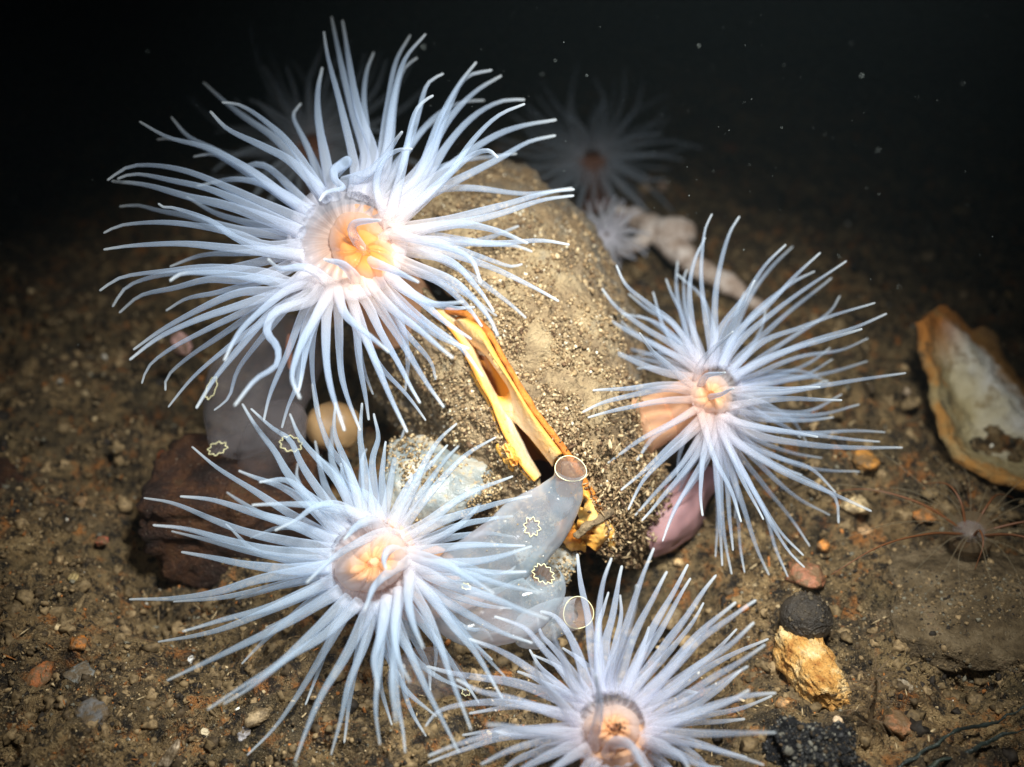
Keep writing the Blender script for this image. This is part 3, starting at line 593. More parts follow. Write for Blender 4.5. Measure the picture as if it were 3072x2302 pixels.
sheet('body_cavity', fr([[(740, 930, 5.60), (860, 930, 5.60), (1000, 950, 5.40)], [(850, 1150, 5.66), (1000, 1130, 5.66), (1140, 1120, 5.40)], [(900, 1350, 5.66), (1050, 1320, 5.66), (1220, 1290, 5.42)], [(960, 1470, 5.6), (1100, 1480, 5.6), (1260, 1450, 5.45)]], 1200, 900, k), 24, 24, M['cavity'], mus, thick=0.02)
def lumpy(name, pts, mat, n=60, am=0.14):
    q = cat_rom(pts, n); C = np.array([P(*a[:3]) for a in q]); R = q[:, 3]*q[:, 2]/2987
    R = R*(1 + am*np.sin(np.linspace(0, 5*np.pi, n)) + 0.15*np.sin(np.linspace(1, 13*np.pi, n))); R = rounded(C, R); R = rounded(C[::-1], R[::-1])[::-1]
    V, F = tube(C, R, 14); V = V + 0.006*np.stack([fbm(V[:, 0]*22+s_, V[:, 1]*22, V[:, 2]*22, 2) for s_ in (0, 5, 9)], -1); return mesh(name, V, F, mat, mus)
f_ = lambda L: [(1200 + x*k, 900 + y*k, d, r) for x, y, d, r in L]
def ribbon(pts, side, seed):
    """thick fleshy ribbon with one ragged, scalloped edge"""
    q = cat_rom([p[:3] for p in pts], 70); w = np.interp(np.linspace(0, 1, 70), np.linspace(0, 1, len(pts)), [p[3] for p in pts])
    t2 = np.gradient(q[:, :2], axis=0); t2 /= np.linalg.norm(t2, axis=1)[:, None]; n2 = np.stack([-t2[:, 1], t2[:, 0]], -1)*side
    s_ = np.linspace(0, 1, 70); sc = 1 + 0.42*np.clip(np.sin(s_*15 + seed), -0.7, 0.5) + 0.20*np.sin(s_*37 + seed*2)
    rows = []
    for f, dz, k2 in ((-0.55, 0.05, 0), (-0.45, 0.01, 0), (0.0, -0.035, 0.3), (0.45, -0.03, 0.8), (0.72, 0.0, 1.0), (0.75, 0.05, 1.0)):
        o2 = q[:, :2] + n2*(w*f*(1 + (sc - 1)*k2)*1.5)[:, None]; rows.append([(a, b, d + dz) for (a, b), d in zip(o2, q[:, 2])])
    return sheet('mantle_fringe', rows, 90, 24, M['mantle_amber'], mus, thick=0.03, disp=lambda G: 0.010*fbm(G[..., 0]*16+seed, G[..., 1]*16, G[..., 2]*16, 3))
ribbon(f_([(1060, 1050, 5.14, 14), (1100, 1130, 5.13, 22), (1135, 1220, 5.14, 28), (1175, 1310, 5.16, 30), (1175, 1390, 5.20, 30), (1130, 1460, 5.25, 18)]), 1, 0.4)
ribbon(f_([(925, 1300, 5.22, 12), (965, 1370, 5.22, 22), (1020, 1425, 5.25, 24), (1095, 1450, 5.30, 16)]), -1, 2.0)
ribbon(f_([(1190, 1270, 5.22, 10), (1235, 1350, 5.22, 16), (1240, 1440, 5.28, 9)]), 1, 4.0)
ribbon(f_([(615, 840, 5.18, 8), (650, 890, 5.16, 14), (670, 930, 5.16, 13), (690, 965, 5.17, 7)]), 1, 5.5)
bp = f_([(1010, 1390, 5.16, 7), (1070, 1340, 5.13, 9), (1130, 1310, 5.12, 9), (1200, 1260, 5.14, 11), (1260, 1230, 5.18, 7)])
pxtube('byssus_thread', bp, M['valve'], mus, 30, 8, bumpy=0.8)

# ------------------------------------------------------------------ tunicates
def lobed(cx, cy, d, rx, ry, tilt, lobes, amp, th, n=96, dz=0.0):
    """closed ring round an opening, waved into lobes"""
    a = np.linspace(0, 2*np.pi, n, endpoint=False); rr = 1 + amp*(0.5 - np.abs(((a*lobes/(2*np.pi)) % 1) - 0.5)*2) + 0.03*np.sin(3*a+1)
    x = rx*rr*np.cos(a); y = ry*rr*np.sin(a); ct, st = math.cos(tilt), math.sin(tilt)
    return np.array([P(cx + xx_*ct - yy_*st, cy + xx_*st + yy_*ct, d + dz*math.sin(aa)) for xx_, yy_, aa in zip(x, y, a)])
def ring(C, r, sides=6):
    n = len(C); tan = np.roll(C, -1, 0) - np.roll(C, 1, 0); tan /= np.linalg.norm(tan, axis=1)[:, None]
    c = C.mean(0); N = C - c; N -= tan*(N*tan).sum(1)[:, None]; N /= np.linalg.norm(N, axis=1)[:, None]; B = np.cross(tan, N)
    an = np.linspace(0, 2*np.pi, sides, endpoint=False)
    V = (C[:, None] + r*(np.cos(an)[None, :, None]*N[:, None] + np.sin(an)[None, :, None]*B[:, None])).reshape(-1, 3)
    i = (np.arange(n)*sides)[:, None]; i2 = ((np.arange(n)+1) % n*sides)[:, None]; j = np.arange(sides)[None]; k_ = (j+1) % sides
    return V, np.stack([i+j, i+k_, i2+k_, i2+j], -1).reshape(-1, 4)
def tunicate(label, pts, rims, mat='tunic', gut=None, group='translucent tunicates round the mussel', n=60):
    r0 = root('tunicate', P(pts[-1][0], pts[-1][1], pts[-1][2]), label, 'tunicate', group)
    q = cat_rom(pts, n); C = np.array([P(*a[:3]) for a in q]); R = q[:, 3]*q[:, 2]/2987
    R[-1] = R[-1]; Rr = rounded(C, R)
    V, F = tube(C, Rr, 40, (False, True)); V = V + 0.012*np.stack([fbm(V[:, 0]*4+s_, V[:, 1]*4, V[:, 2]*4, 3) for s_ in (0, 5, 9)], -1) + 0.0035*np.stack([fbm(V[:, 0]*17+s_, V[:, 1]*17, V[:, 2]*17, 2) for s_ in (1, 6, 8)], -1)
    V0_ = V; mesh('body', V, F, M[mat], r0)
    for (cx, cy, d, rx, ry, tilt, lobes, amp, th, dz, (ux, uy, dd_)) in rims:
        Cr = lobed(cx, cy, d, rx, ry, tilt, lobes, amp, th, dz=dz); V, F = ring(Cr, 0.52*th*d/2987); rm = mesh('siphon_rim', V, F, M['rim'], r0)
        # inner wall of the siphon, running down into the body
        c = Cr.mean(0); ax = P(cx+ux, cy+uy, d+dd_) - c; L = []
        for s_ in np.linspace(0, 1, 10): L.append(c + (Cr - c)*(1 - 0.35*s_) + ax*s_)
        L = np.array(L); m_ = len(Cr); i = (np.arange(9)*m_)[:, None]; j = np.arange(m_)[None]; k_ = (j+1) % m_
        mesh('siphon_wall', L.reshape(-1, 3), np.stack([i+j, i+k_, i+m_+k_, i+m_+j], -1).reshape(-1, 4), M['siphon' if lobes == 0 or mat == 'tunic' else 'tunic_dull'], r0)
    if mat == 'tunic':
        i_ = rng.integers(0, len(C)*40, 70); e_ = rng.normal(0, 0.002, (70, 3)); grains('grit', V0_[i_] + e_, rng.uniform(0.0018, 0.0045, 70), pal[rng.choice([2, 5, 7], 70)]*1.1, M['grain'], r0)['kind'] = 'stuff'
    if gut:
        pxtube('gut', gut, M['gut'], r0, 24, 10)
    return r0
tunicate('clear pinkish tunicate with a round yellow rimmed mouth leaning across the mussel gape',
   [(1711, 1408, 4.90, 47), (1704, 1440, 4.93, 47), (1690, 1475, 4.97, 62), (1655, 1525, 5.0, 84), (1600, 1580, 5.03, 100), (1530, 1640, 5.05, 104), (1440, 1700, 5.08, 100), (1350, 1760, 5.12, 84), (1290, 1800, 5.16, 60)],
   [(1712, 1407, 4.88, 48, 37, 0.30, 0, 0.0, 2.6, -0.03, (-14, 62, 0.10)), (1596, 1581, 4.86, 22, 26, -0.2, 8, 0.42, 2.0, 0.0, (4, 4, 0.10))])
tunicate('pale blue tunicate with a wide wavy yellow lobed opening under the leaning tunicate',
   [(1630, 1722, 5.0, 48), (1625, 1750, 5.02, 70), (1590, 1790, 5.03, 92), (1520, 1830, 5.04, 100), (1430, 1840, 5.06, 98), (1350, 1820, 5.1, 80), (1290, 1790, 5.16, 50)],
   [(1630, 1722, 4.93, 34, 24, 0.65, 11, 0.34, 2.4, 0.02, (-10, 20, 0.10)), (1398, 1760, 4.92, 13, 8, 0.3, 7, 0.5, 2.6, 0.0, (2, 4, 0.05))])
tunicate('small clear tunicate with a round greenish yellow rim peeping out right of the wavy one',
   [(1735, 1838, 5.02, 47), (1705, 1842, 5.04, 50), (1660, 1858, 5.07, 54), (1600, 1890, 5.1, 60), (1550, 1930, 5.13, 40)],
   [(1735, 1839, 5.0, 45, 48, 0.1, 0, 0.0, 2.4, 0.0, (-30, 6, 0.08))])
tunicate('dull grey tunicate low down between the centre anemone and the lowest anemone',
   [(1395, 2075, 4.86, 26), (1370, 2060, 4.88, 50), (1320, 2040, 4.9, 82), (1260, 2030, 4.92, 88), (1200, 2050, 4.96, 60), (1170, 2070, 4.98, 30)],
   [(1398, 2078, 4.82, 12, 9, 0.2, 6, 0.4, 2.0, 0.0, (-6, -4, 0.05)), (1300, 2098, 4.80, 10, 6, 0.1, 6, 0.4, 2.0, 0.0, (0, -4, 0.05))], mat='tunic_dull')
tunicate('big hazy mauve tunicate with yellow lobed rims hanging behind the top anemone',
   [(655, 1345, 5.62, 34), (690, 1310, 5.66, 90), (740, 1240, 5.7, 138), (790, 1140, 5.74, 150), (850, 1040, 5.8, 130), (900, 960, 5.9, 90)],
   [(652, 1346, 5.50, 28, 17, -0.35, 8, 0.35, 2.2, 0.0, (12, -14, 0.10)), (634, 1165, 5.46, 13, 34, 0.35, 7, 0.25, 2.2, 0.0, (14, 0, 0.1))], mat='tunic_dull', gut=[(868, 1000, 5.62, 6), (866, 1050, 5.60, 10), (872, 1110, 5.62, 7)])
tunicate('hazy mauve tunicate with a pale yellow ring just above the centre anemone\'s top tentacles',
   [(872, 1332, 5.50, 34), (868, 1310, 5.54, 50), (850, 1270, 5.62, 72), (820, 1330, 5.72, 90), (780, 1410, 5.78, 70), (760, 1450, 5.8, 40)],
   [(872, 1332, 5.42, 32, 22, 0.2, 9, 0.28, 2.4, 0.0, (-6, -20, 0.10))], mat='tunic_dull')
o = blob('tunicate', P(545, 1035, 6.6), (0.07, 0.06, 0.09), pebmat('pink_tunicate_skin', (0.55, 0.32, 0.28)), sub=3, rough=0.2, seed=3)
tag(o, 'tiny pale pink tunicate behind the lower left tentacles of the top anemone', 'tunicate', 'translucent tunicates round the mussel')

# ------------------------------------------------------------------ anemones
def tent_mesh(par, pts, rb, rt, mat, warm0, n=24, sides=12):
    """pts: (x, y, depth) in order base to tip; radii in photo pixels"""
    q = cat_rom(pts, n); ph = (pts[0][0]*1.7 + pts[-1][1]*0.9) % 6.28; ss = np.linspace(0, 1, n); am = 3.2*ss*(1.15 - ss)*2
    q = q + np.stack([am*np.sin(ss*(6 + ph) + ph), am*np.sin(ss*(9 - ph*0.6) + 2*ph), 0.012*np.sin(ss*7 + ph)*ss], -1)
    C = np.array([P(*a) for a in q]); s = np.linspace(0, 1, n)
    s2 = np.concatenate([[0], np.cumsum(np.linalg.norm(np.diff(C, axis=0), axis=1))]); L = s2[-1]; s = s2/L
    tt = np.concatenate([np.linspace(0, 0.9, n-6, endpoint=False), 1 - 0.1*np.array([1, 0.45, 0.2, 0.09, 0.03, 0.0])])
    C = np.stack([np.interp(tt, s, C[:, i]) for i in range(3)], -1); d = np.interp(tt, s, q[:, 2])
    R = (rb + (rt - rb)*tt**0.80)*(1 + 0.035*np.sin(tt*(17 + 9*(rb % 1.0)) + rb*7)) * d/2987
    R = R*np.interp(tt, [0, 0.75, 1], [1, 0.97, 0.82]); R = rounded(C, R); V, F = tube(C, R, sides, (False, True))
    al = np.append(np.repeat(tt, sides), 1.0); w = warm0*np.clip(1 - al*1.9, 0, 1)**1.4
    return mesh('tentacle', V, F, mat, par, attrs={'along': al, 'warm': w})
def parse(txt):
    out = []
    for line in txt.strip().splitlines():
        f = line.split()
        if not f: continue
        fl = ''
        if f[0][0] in 'fb!': fl = f[0]; f = f[1:]
        out.append((fl, [tuple(map(float, a.split(','))) for a in f]))
    return out
def anemone(label, data, org, sc, cen, d0, e, disc_r, warmc, warm_r, rb, rt, mat, colpts, cone=0.10, extra=0, seed=1, exlen=300, colmat='column', group='white tentacled anemones'):
    """cen, disc_r, warmc, warm_r in photo pixels; d0 = distance of the disc centre"""
    rg = random.Random(seed); cx, cy = cen
    plane = lambda x, y: d0 * (gd(min(y, 2600)) / gd(cy)) ** e
    base = P(colpts[-1][0], colpts[-1][1], colpts[-1][2])
    an = root('sea_anemone', base, label, 'anemone', group)
    pxtube('column', colpts, M[colmat], an, 40, 28, round_end=False)
    items = [(fl, [(org[0] + x*sc, org[1] + y*sc) for x, y in p]) for fl, p in parse(data)]
    for _ in range(extra):
        a = rg.uniform(0, 2*math.pi); L = exlen*rg.uniform(0.55, 0.95); b = rg.uniform(-0.35, 0.35); r0_ = 0.8*disc_r[0]
        p = [(cx + math.cos(a)*r0_, cy + math.sin(a)*disc_r[1]*0.8)]
        for s_ in (0.35, 0.7, 1.0):
            aa = a + b*s_*s_; p.append((cx + math.cos(aa)*(r0_ + L*s_), cy + math.sin(aa)*(disc_r[1]*0.8 + L*s_)))
        items.append(('b!', p))
    for fl, p in items:
        if '!' not in fl and math.dist(p[0], cen) > math.dist(p[-1], cen): p = p[::-1]
        if '!' not in fl or 'b' in fl:
            ex, ey = (p[0][0]-cx)/disc_r[0], (p[0][1]-cy)/disc_r[1]; er = math.hypot(ex, ey)
            if er > 0.80: p = [(cx + ex/er*0.76*disc_r[0], cy + ey/er*0.76*disc_r[1])] + (p if er > 1.12 else p[1:])
        off = -0.50 if 'f' in fl else (rg.uniform(0.25, 0.5) if 'b' in fl else rg.uniform(-0.28, 0.2))
        m = len(p); ds = [0]
        for a, b in zip(p, p[1:]): ds.append(ds[-1] + math.dist(a, b))
        pts = []
        for (x, y), s_ in zip(p, ds):
            t_ = s_/ds[-1]; d = plane(x, y) + off*t_**1.2 + (0.05 if 'b' in fl else -0.015)
            g = gd(min(y, 2700)) if y > 560 else 99
            pts.append((x, y, min(d, g - 0.14)))
        wd = math.dist(p[0], warmc); w = max(0.0, min(0.75, 1.05 - wd/warm_r*0.62))  # peach pigment, strengthened near the mouth to paint its orange glow on the bases
        v = rg.uniform(0.88, 1.1)*(0.85 if 'b' in fl else 1)
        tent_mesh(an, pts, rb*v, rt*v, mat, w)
    # oral disc: a shallow bowl with a raised mouth cone
    NR_, NA = 30, 120; V = []; wv = []; av = []; rv = []
    for i in range(NR_):
        r = i/(NR_-1)
        for j in range(NA):
            a = 2*math.pi*j/NA; x = cx + disc_r[0]*r*math.cos(a); y = cy + disc_r[1]*r*math.sin(a)
            mc = math.hypot(x - warmc[0], y - warmc[1])/warm_r
            d = plane(x, y) + 0.07*math.sin(math.pi*r)**1 - cone*math.exp(-(mc*1.25)**2) + 0.010*math.cos(24*a)*min(1, r*1.6) + (0.02 if r > 0.97 else 0)
            V.append(P(x, y, d)); wv.append(min(1, max(0, 1.25 - mc*1.05))); av.append(a); rv.append(r)
    i = (np.arange(NR_-1)*NA)[:, None]; j = np.arange(NA)[None]; k_ = (j+1) % NA
    mesh('oral_disc', V, np.stack([i+j, i+k_, i+NA+k_, i+NA+j], -1).reshape(-1, 4), M['disc'], an, attrs={'warm': wv, 'angle': av, 'radius': rv})
    return an, plane
def mouth_cone(an, plane, cen, rad, hgt, lobes, slit, seed=0.0, base_up=0.03, mat='lip'):
    """lobed cushion of folded lips round a slit shaped mouth"""
    NR_, NA = 40, 168; V = []; cx, cy = cen; ct, st = math.cos(slit), math.sin(slit)
    for i in range(NR_):
        r = 1 - i/(NR_-1)
        for j in range(NA):
            a = 2*math.pi*j/NA; wob = 0.8*math.sin(a*2+seed) + 0.5*math.sin(a*3+seed*2)
            lob = 1 + (abs(math.cos(lobes*(a + 0.16*wob + 0.35*(1-r))/2))**0.55 - 1)*min(1, r*1.8)
            rr = rad*r*(1 + 0.05*(lob-0.6)*r + 0.10*wob)
            x_, y_ = rr*math.cos(a)*(1.12 - 0.0*r), rr*math.sin(a)*(0.92 if r > 0.3 else 0.92*(0.35 + 0.65*r/0.3))
            x, y = cx + x_*ct - y_*st, cy + x_*st + y_*ct
            prof = math.sin(math.pi*min(1, (1-r)/0.55)/2)**0.8 - (0.45 if r < 0.22 else 0)*(1 - r/0.22)**0.8
            V.append(P(x, y, plane(x, y) - base_up - hgt*prof*(0.76 + 0.24*lob) + (0.04 if r == 1 else 0)))
    i = (np.arange(NR_-1)*NA)[:, None]; j = np.arange(NA)[None]; k_ = (j+1) % NA
    rr_ = np.repeat(np.linspace(1, 0, NR_), NA)
    mesh('mouth', V, np.stack([i+j, i+k_, i+NA+k_, i+NA+j], -1).reshape(-1, 4), M[mat], an, attrs={'radius': rr_})

A = """
1040,640 985,420 940,230 920,120
1080,620 1035,430 985,250 950,65
1110,600 1060,440 1020,260 990,80
930,640 905,480 895,350 915,258
b 880,620 835,520 805,440 832,395
b 1080,560 1075,400 1085,270 1110,200
1130,620 1165,420 1195,240 1250,135
1150,610 1185,400 1230,230 1310,130
1160,640 1190,380 1225,270 1280,220
f 1205,830 1225,620 1265,450 1300,390 1340,365
1200,660 1280,440 1320,320 1378,280
1270,690 1360,470 1430,330 1505,238
1300,660 1380,460 1460,300 1565,268
1290,640 1400,460 1500,350 1600,290
b 1250,560 1360,440 1450,390 1535,385
1270,740 1390,560 1500,440 1600,385 1690,382
f 1250,860 1380,690 1500,530 1590,440 1690,398
1240,800 1400,640 1560,530 1680,480 1810,458
1300,760 1450,680 1600,600 1700,545 1808,520
f 1240,850 1330,730 1430,640 1500,590 1550,575 1585,603
f 1170,870 1120,720 1150,620 1200,575 1258,570
f! 1000,700 1090,660 1160,590 1222,503
f! 960,660 1010,615 990,632 962,652 965,690 992,722 932,737 905,770
900,700 800,560 700,470 600,405 530,392
b 860,680 740,540 620,450 520,370 458,315
920,720 800,620 680,560 560,500 485,425
850,800 760,740 640,650 480,570 330,530 215,465
b 700,700 520,580 400,520 335,450
b 650,680 450,560 340,530 281,535
790,820 560,720 400,660 270,635 170,640 90,690
790,880 640,790 480,720 330,690 200,668 130,686
780,880 560,790 400,750 240,710 108,695
b 600,880 400,830 300,810 210,785 137,790
770,1000 620,930 480,840 350,795 310,795 285,780
700,940 600,900 460,870 300,850 150,860 76,893
770,1005 560,950 380,930 200,940 76,957
800,1085 700,1045 500,1020 320,1035 150,1060 62,1115
b 560,1030 400,1040 260,1060 160,1100 110,1175
b 640,1070 480,1070 350,1100 220,1130 135,1200
f 800,1090 680,1070 520,1045 380,1045 330,1075
b 700,1070 520,1120 400,1140 315,1190
f! 960,1100 900,1050 840,1025 750,1025 705,990
f! 1050,1080 1020,1040 975,1005 920,992
f! 1068,1010 1075,990 1110,1010 1180,1030 1282,1080
f! 1090,980 1030,900 1035,860 1070,845 1138,843
f! 1160,980 1140,920 1180,895 1270,915 1380,940 1480,990 1522,1085
760,1110 600,1120 450,1180 300,1260 190,1340
780,1110 600,1170 440,1220 290,1290 175,1380
b 700,1150 480,1260 340,1330 250,1400 222,1470
b 720,1150 520,1290 400,1370 320,1440 313,1495
b 760,1170 540,1340 420,1440 325,1560
850,1130 720,1200 600,1330 500,1450 430,1565
f 890,1115 800,1100 700,1170 600,1270 540,1380
f 870,1150 740,1190 700,1270 745,1330 740,1400 660,1450 578,1553
b 760,1200 600,1400 560,1520 500,1570
f 940,1150 880,1230 830,1320 800,1440 830,1525
930,1160 880,1240 845,1380 822,1500
b 840,1200 780,1350 720,1500 690,1610
b 900,1200 880,1300 880,1450 905,1600
930,1190 930,1340 950,1500 1000,1650
960,1160 980,1350 1010,1520 1060,1650
b 850,1250 820,1450 790,1540 760,1640
f 960,1110 1000,1200 1080,1270 1168,1350
1040,1130 1090,1170 1150,1290 1230,1440 1290,1545
1010,1150 1090,1320 1160,1480 1240,1655
1100,1150 1210,1300 1300,1440 1380,1560
b 1040,1220 1120,1380 1230,1500 1310,1610
b 1150,1170 1260,1300 1330,1390 1350,1455
f 1090,1090 1200,1200 1320,1290 1415,1370
1130,1090 1230,1190 1370,1290 1475,1335
1150,1120 1310,1230 1440,1330 1530,1440
1180,1060 1310,1170 1400,1240 1485,1300
f 1200,990 1380,1060 1480,1130 1550,1210 1585,1285
1220,960 1400,1000 1500,1090 1570,1195
1160,1050 1290,1140 1400,1180 1500,1175
f 1150,1030 1230,1110 1330,1165 1455,1155
1200,1020 1340,1070 1450,1150 1525,1250
b 1300,960 1480,1050 1600,1140 1695,1220
1260,930 1400,970 1560,1020 1700,1090 1820,1155
b 1300,920 1400,940 1520,980 1630,1020 1680,1012
b 1300,900 1560,930 1650,940 1720,965
f 1230,900 1330,870 1450,860 1580,880 1700,932
1240,910 1430,925 1580,930 1740,920 1862,938
1230,870 1400,840 1600,790 1780,735 1880,725
1250,880 1420,860 1580,820 1740,770 1878,750
b 1280,760 1340,730 1500,720 1700,740 1870,720
b 1250,700 1420,620 1560,600 1660,590
b 700,640 600,640 500,590 420,600
b 700,960 600,970 450,980 330,1020
"""
kA = 1536/1959
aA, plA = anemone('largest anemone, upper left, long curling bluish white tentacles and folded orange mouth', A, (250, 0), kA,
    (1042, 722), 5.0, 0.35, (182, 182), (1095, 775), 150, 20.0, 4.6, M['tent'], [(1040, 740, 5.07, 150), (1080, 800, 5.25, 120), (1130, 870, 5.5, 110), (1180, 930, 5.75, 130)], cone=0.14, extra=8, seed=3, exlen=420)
mouth_cone(aA, plA, (1088, 745), 100, 0.10, 7, 0.7, 1.0, 0.012, 'lip_orange')

B = """
765,182 735,250 725,400 740,560 760,700
870,190 830,260 795,400 775,540 770,720
740,270 700,360 680,480 690,620 720,740
b 632,360 630,450 650,580 690,720
b 590,430 610,490 650,570 690,700
b 670,395 655,440 670,560 720,700
1050,298 960,390 880,510 800,620 740,760
b 1075,305 990,390 900,520 830,680
1180,330 1080,420 980,530 860,640 790,760
1280,360 1160,440 1000,560 880,660 800,770
1160,402 1050,460 920,570 820,720
b 1222,425 1130,500 1000,610 860,740
f 930,435 890,520 830,600 760,730
b 1255,495 1210,560 1090,640 900,770
1390,520 1260,560 1100,620 960,670 850,760
1435,562 1300,620 1120,680 950,750 850,810
f 1340,620 1180,670 1010,720 860,790
b 1362,658 1260,700 1100,730 900,810
b 1360,745 1200,790 1040,820 880,850
1508,790 1350,810 1180,840 1000,870 860,880
f 1181,845 1060,850 920,850 780,860
f 1262,893 1080,890 930,900 800,925
b 1330,912 1200,945 1060,950 880,940
b 1230,960 1100,970 940,965
b 1428,1018 1280,1010 1100,1020 920,990
1408,1052 1250,1040 1080,1020 900,990 820,965
1495,1077 1320,1075 1120,1060 940,1030 820,990
f 1172,1035 1020,1010 900,985 790,955
b 1185,1115 1060,1090 900,1030
b 1330,1168 1200,1160 1060,1130 880,1040
1240,1248 1150,1160 1030,1120 880,1060 820,1020
1378,1320 1240,1260 1080,1190 930,1100 830,1030
1250,1365 1240,1270 1150,1215 1000,1140 860,1050
b 1215,1335 1100,1270 980,1170 860,1050
b 1140,1455 1060,1340 960,1210 850,1070
1115,1490 1030,1400 940,1260 860,1130 810,1040
1120,1535 1060,1470 980,1340 890,1180 820,1050
985,1565 930,1450 880,1290 830,1130 800,1050
b 1055,1570 1010,1460 970,1330 860,1130
b 890,1555 870,1450 860,1300 820,1120
f 961,1350 900,1230 850,1130 800,1010
f 878,1360 840,1250 780,1130 740,1000 712,910
840,1560 820,1450 800,1300 790,1080
845,1470 835,1350 820,1200 790,1050
805,1530 795,1400 790,1260 780,1080
b 780,1495 785,1350 780,1100
f 730,1338 720,1220 735,1100 750,990
575,1435 620,1320 690,1200 765,1060
585,1400 650,1270 720,1170 770,1050
495,1355 570,1270 650,1180 745,1040
470,1335 560,1240 640,1150 735,1010
445,1315 500,1200 590,1110 720,990
415,1240 520,1150 620,1060 725,975
b 550,1305 640,1200 740,1070
475,1125 530,1050 620,980 720,920
365,1135 470,1060 580,1000 715,925
b 365,1018 470,995 580,960 710,910
f 290,962 420,925 560,900 710,890
f 270,940 350,900 480,870 600,850 710,865
f 310,858 430,850 560,835 700,840
260,685 370,705 480,750 600,790 700,800
b 350,683 460,700 570,730 690,780
b 380,712 500,735 600,765 690,800
345,570 430,620 540,680 680,760
b 400,572 460,630 560,690 690,760
345,467 400,540 500,610 600,670 700,750
400,378 440,460 530,530 620,600 700,730
b 445,487 530,550 610,600 700,710
f 487,635 550,720 630,790 715,860
f! 715,860 735,810 770,795 815,787
f 845,630 780,690 720,760 700,830
b 480,570 560,610 690,720
f! 735,900 760,880 800,870 850,850
"""
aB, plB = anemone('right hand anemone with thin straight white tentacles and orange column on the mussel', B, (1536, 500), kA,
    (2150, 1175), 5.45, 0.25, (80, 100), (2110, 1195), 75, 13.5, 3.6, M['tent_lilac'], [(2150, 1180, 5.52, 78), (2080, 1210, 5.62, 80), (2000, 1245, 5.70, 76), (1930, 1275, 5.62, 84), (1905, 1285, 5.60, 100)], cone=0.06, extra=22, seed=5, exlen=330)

Cc = """
112,545 240,570 420,640 600,700 840,740
262,538 400,555 560,600 720,650 860,700
148,655 280,670 450,720 640,760 830,770
b 225,680 350,710 520,760 680,790 830,800
267,768 400,790 560,820 720,840 820,835
50,965 220,960 420,930 600,880 820,830
b 235,975 400,960 600,920 840,860
270,1095 440,1050 620,1000 840,910
b 170,1140 330,1110 480,1070 700,980 860,910
208,1300 360,1230 520,1150 700,1060 880,970
375,1420 500,1340 640,1250 780,1130 920,1020
440,1395 580,1310 720,1200 860,1110 990,1030
b 540,1610 640,1510 740,1370 830,1230 930,1060
738,1635 780,1510 850,1360 950,1190 1060,1040
888,1610 920,1480 960,1320 1020,1160 1080,1050
b 780,1400 830,1280 870,1150 920,1040
b 615,1080 740,1030 870,950
b 940,1560 960,1400 1000,1200 1040,1060
1088,1565 1075,1430 1080,1280 1100,1060
f 1080,1335 1065,1230 1090,1120 1135,1000
f 1155,1470 1140,1300 1150,1150 1200,960
f 1215,1305 1160,1200 1150,1090 1190,950
1195,1600 1180,1490 1160,1350 1140,1040
b 1140,1485 1100,1360 1090,1230 1110,1050
b 1280,1530 1220,1420 1180,1300 1140,1030
1415,1600 1340,1450 1260,1280 1180,1110 1150,1000
1465,1505 1400,1330 1340,1150 1270,1000 1230,900
f 1270,1165 1230,1080 1210,970 1230,850
b 1500,1395 1420,1280 1350,1170 1200,980
1600,1380 1500,1210 1400,1080 1310,960 1240,870
1610,1285 1500,1170 1400,1060 1280,920
b 1555,1215 1470,1130 1380,1030 1250,890
1720,1145 1600,1100 1460,1030 1340,960 1240,880
b 1560,1140 1520,1090 1430,1070 1260,900
f 1785,1045 1650,1000 1500,940 1360,890 1240,820
f 1745,938 1600,900 1450,860 1260,790
f 1560,940 1450,870 1360,820 1240,770
1695,850 1580,850 1430,850 1240,830
1718,745 1600,780 1460,810 1250,830
b 1650,825 1620,850 1500,880 1260,870
1690,740 1540,740 1400,745 1240,760
1640,620 1540,630 1420,660 1240,740
1720,535 1590,560 1460,600 1320,650 1220,710
1640,452 1520,500 1400,560 1290,640 1200,690
1570,290 1470,350 1380,430 1290,530 1190,660
1410,235 1330,310 1270,400 1230,500 1160,640
b 1430,310 1360,390 1290,480 1180,630
1370,325 1300,400 1220,480 1150,620
b 1190,260 1160,350 1140,450 1110,620
1115,310 1100,400 1100,500 1100,620
1065,195 1080,290 1060,400 1070,610
1015,150 1010,280 1020,400 1050,610
b 1035,340 1010,420 1020,590
905,150 900,270 960,420 1020,610
810,70 830,200 880,330 960,440 1030,620
b 890,185 890,300 900,420 990,600
715,195 760,290 850,400 930,500 1000,630
555,175 650,260 720,310 790,440 920,640
520,155 590,270 660,360 740,480 880,650
310,330 420,420 540,500 670,580 850,680
f 505,430 600,470 680,500 780,560 900,670
f 590,480 700,470 780,520 850,580 940,660
b 455,520 520,560 620,620 830,690
f 560,575 700,570 850,575 1000,610 1120,690
f 655,680 740,640 800,590 880,565 960,590 1090,700
f 785,895 870,810 980,740 1100,690 1190,700
f 1025,1010 1060,920 1130,850 1220,800
f! 1100,700 1060,640 1000,660 940,715
f! 1190,770 1130,760 1105,800 1112,840
b 750,400 760,500 880,650
925,400 950,480 1050,550 1100,640
b 1300,1340 1280,1230 1180,1000
"""
kC = 1350/1862
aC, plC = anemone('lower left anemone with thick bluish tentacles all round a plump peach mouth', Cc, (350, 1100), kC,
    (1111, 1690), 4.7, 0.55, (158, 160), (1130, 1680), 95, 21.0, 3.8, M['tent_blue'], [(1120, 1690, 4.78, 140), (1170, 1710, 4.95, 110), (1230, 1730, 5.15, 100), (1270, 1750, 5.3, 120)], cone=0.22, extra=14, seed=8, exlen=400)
mouth_cone(aC, plC, (1118, 1690), 94, 0.17, 7, -0.4, 2.0)

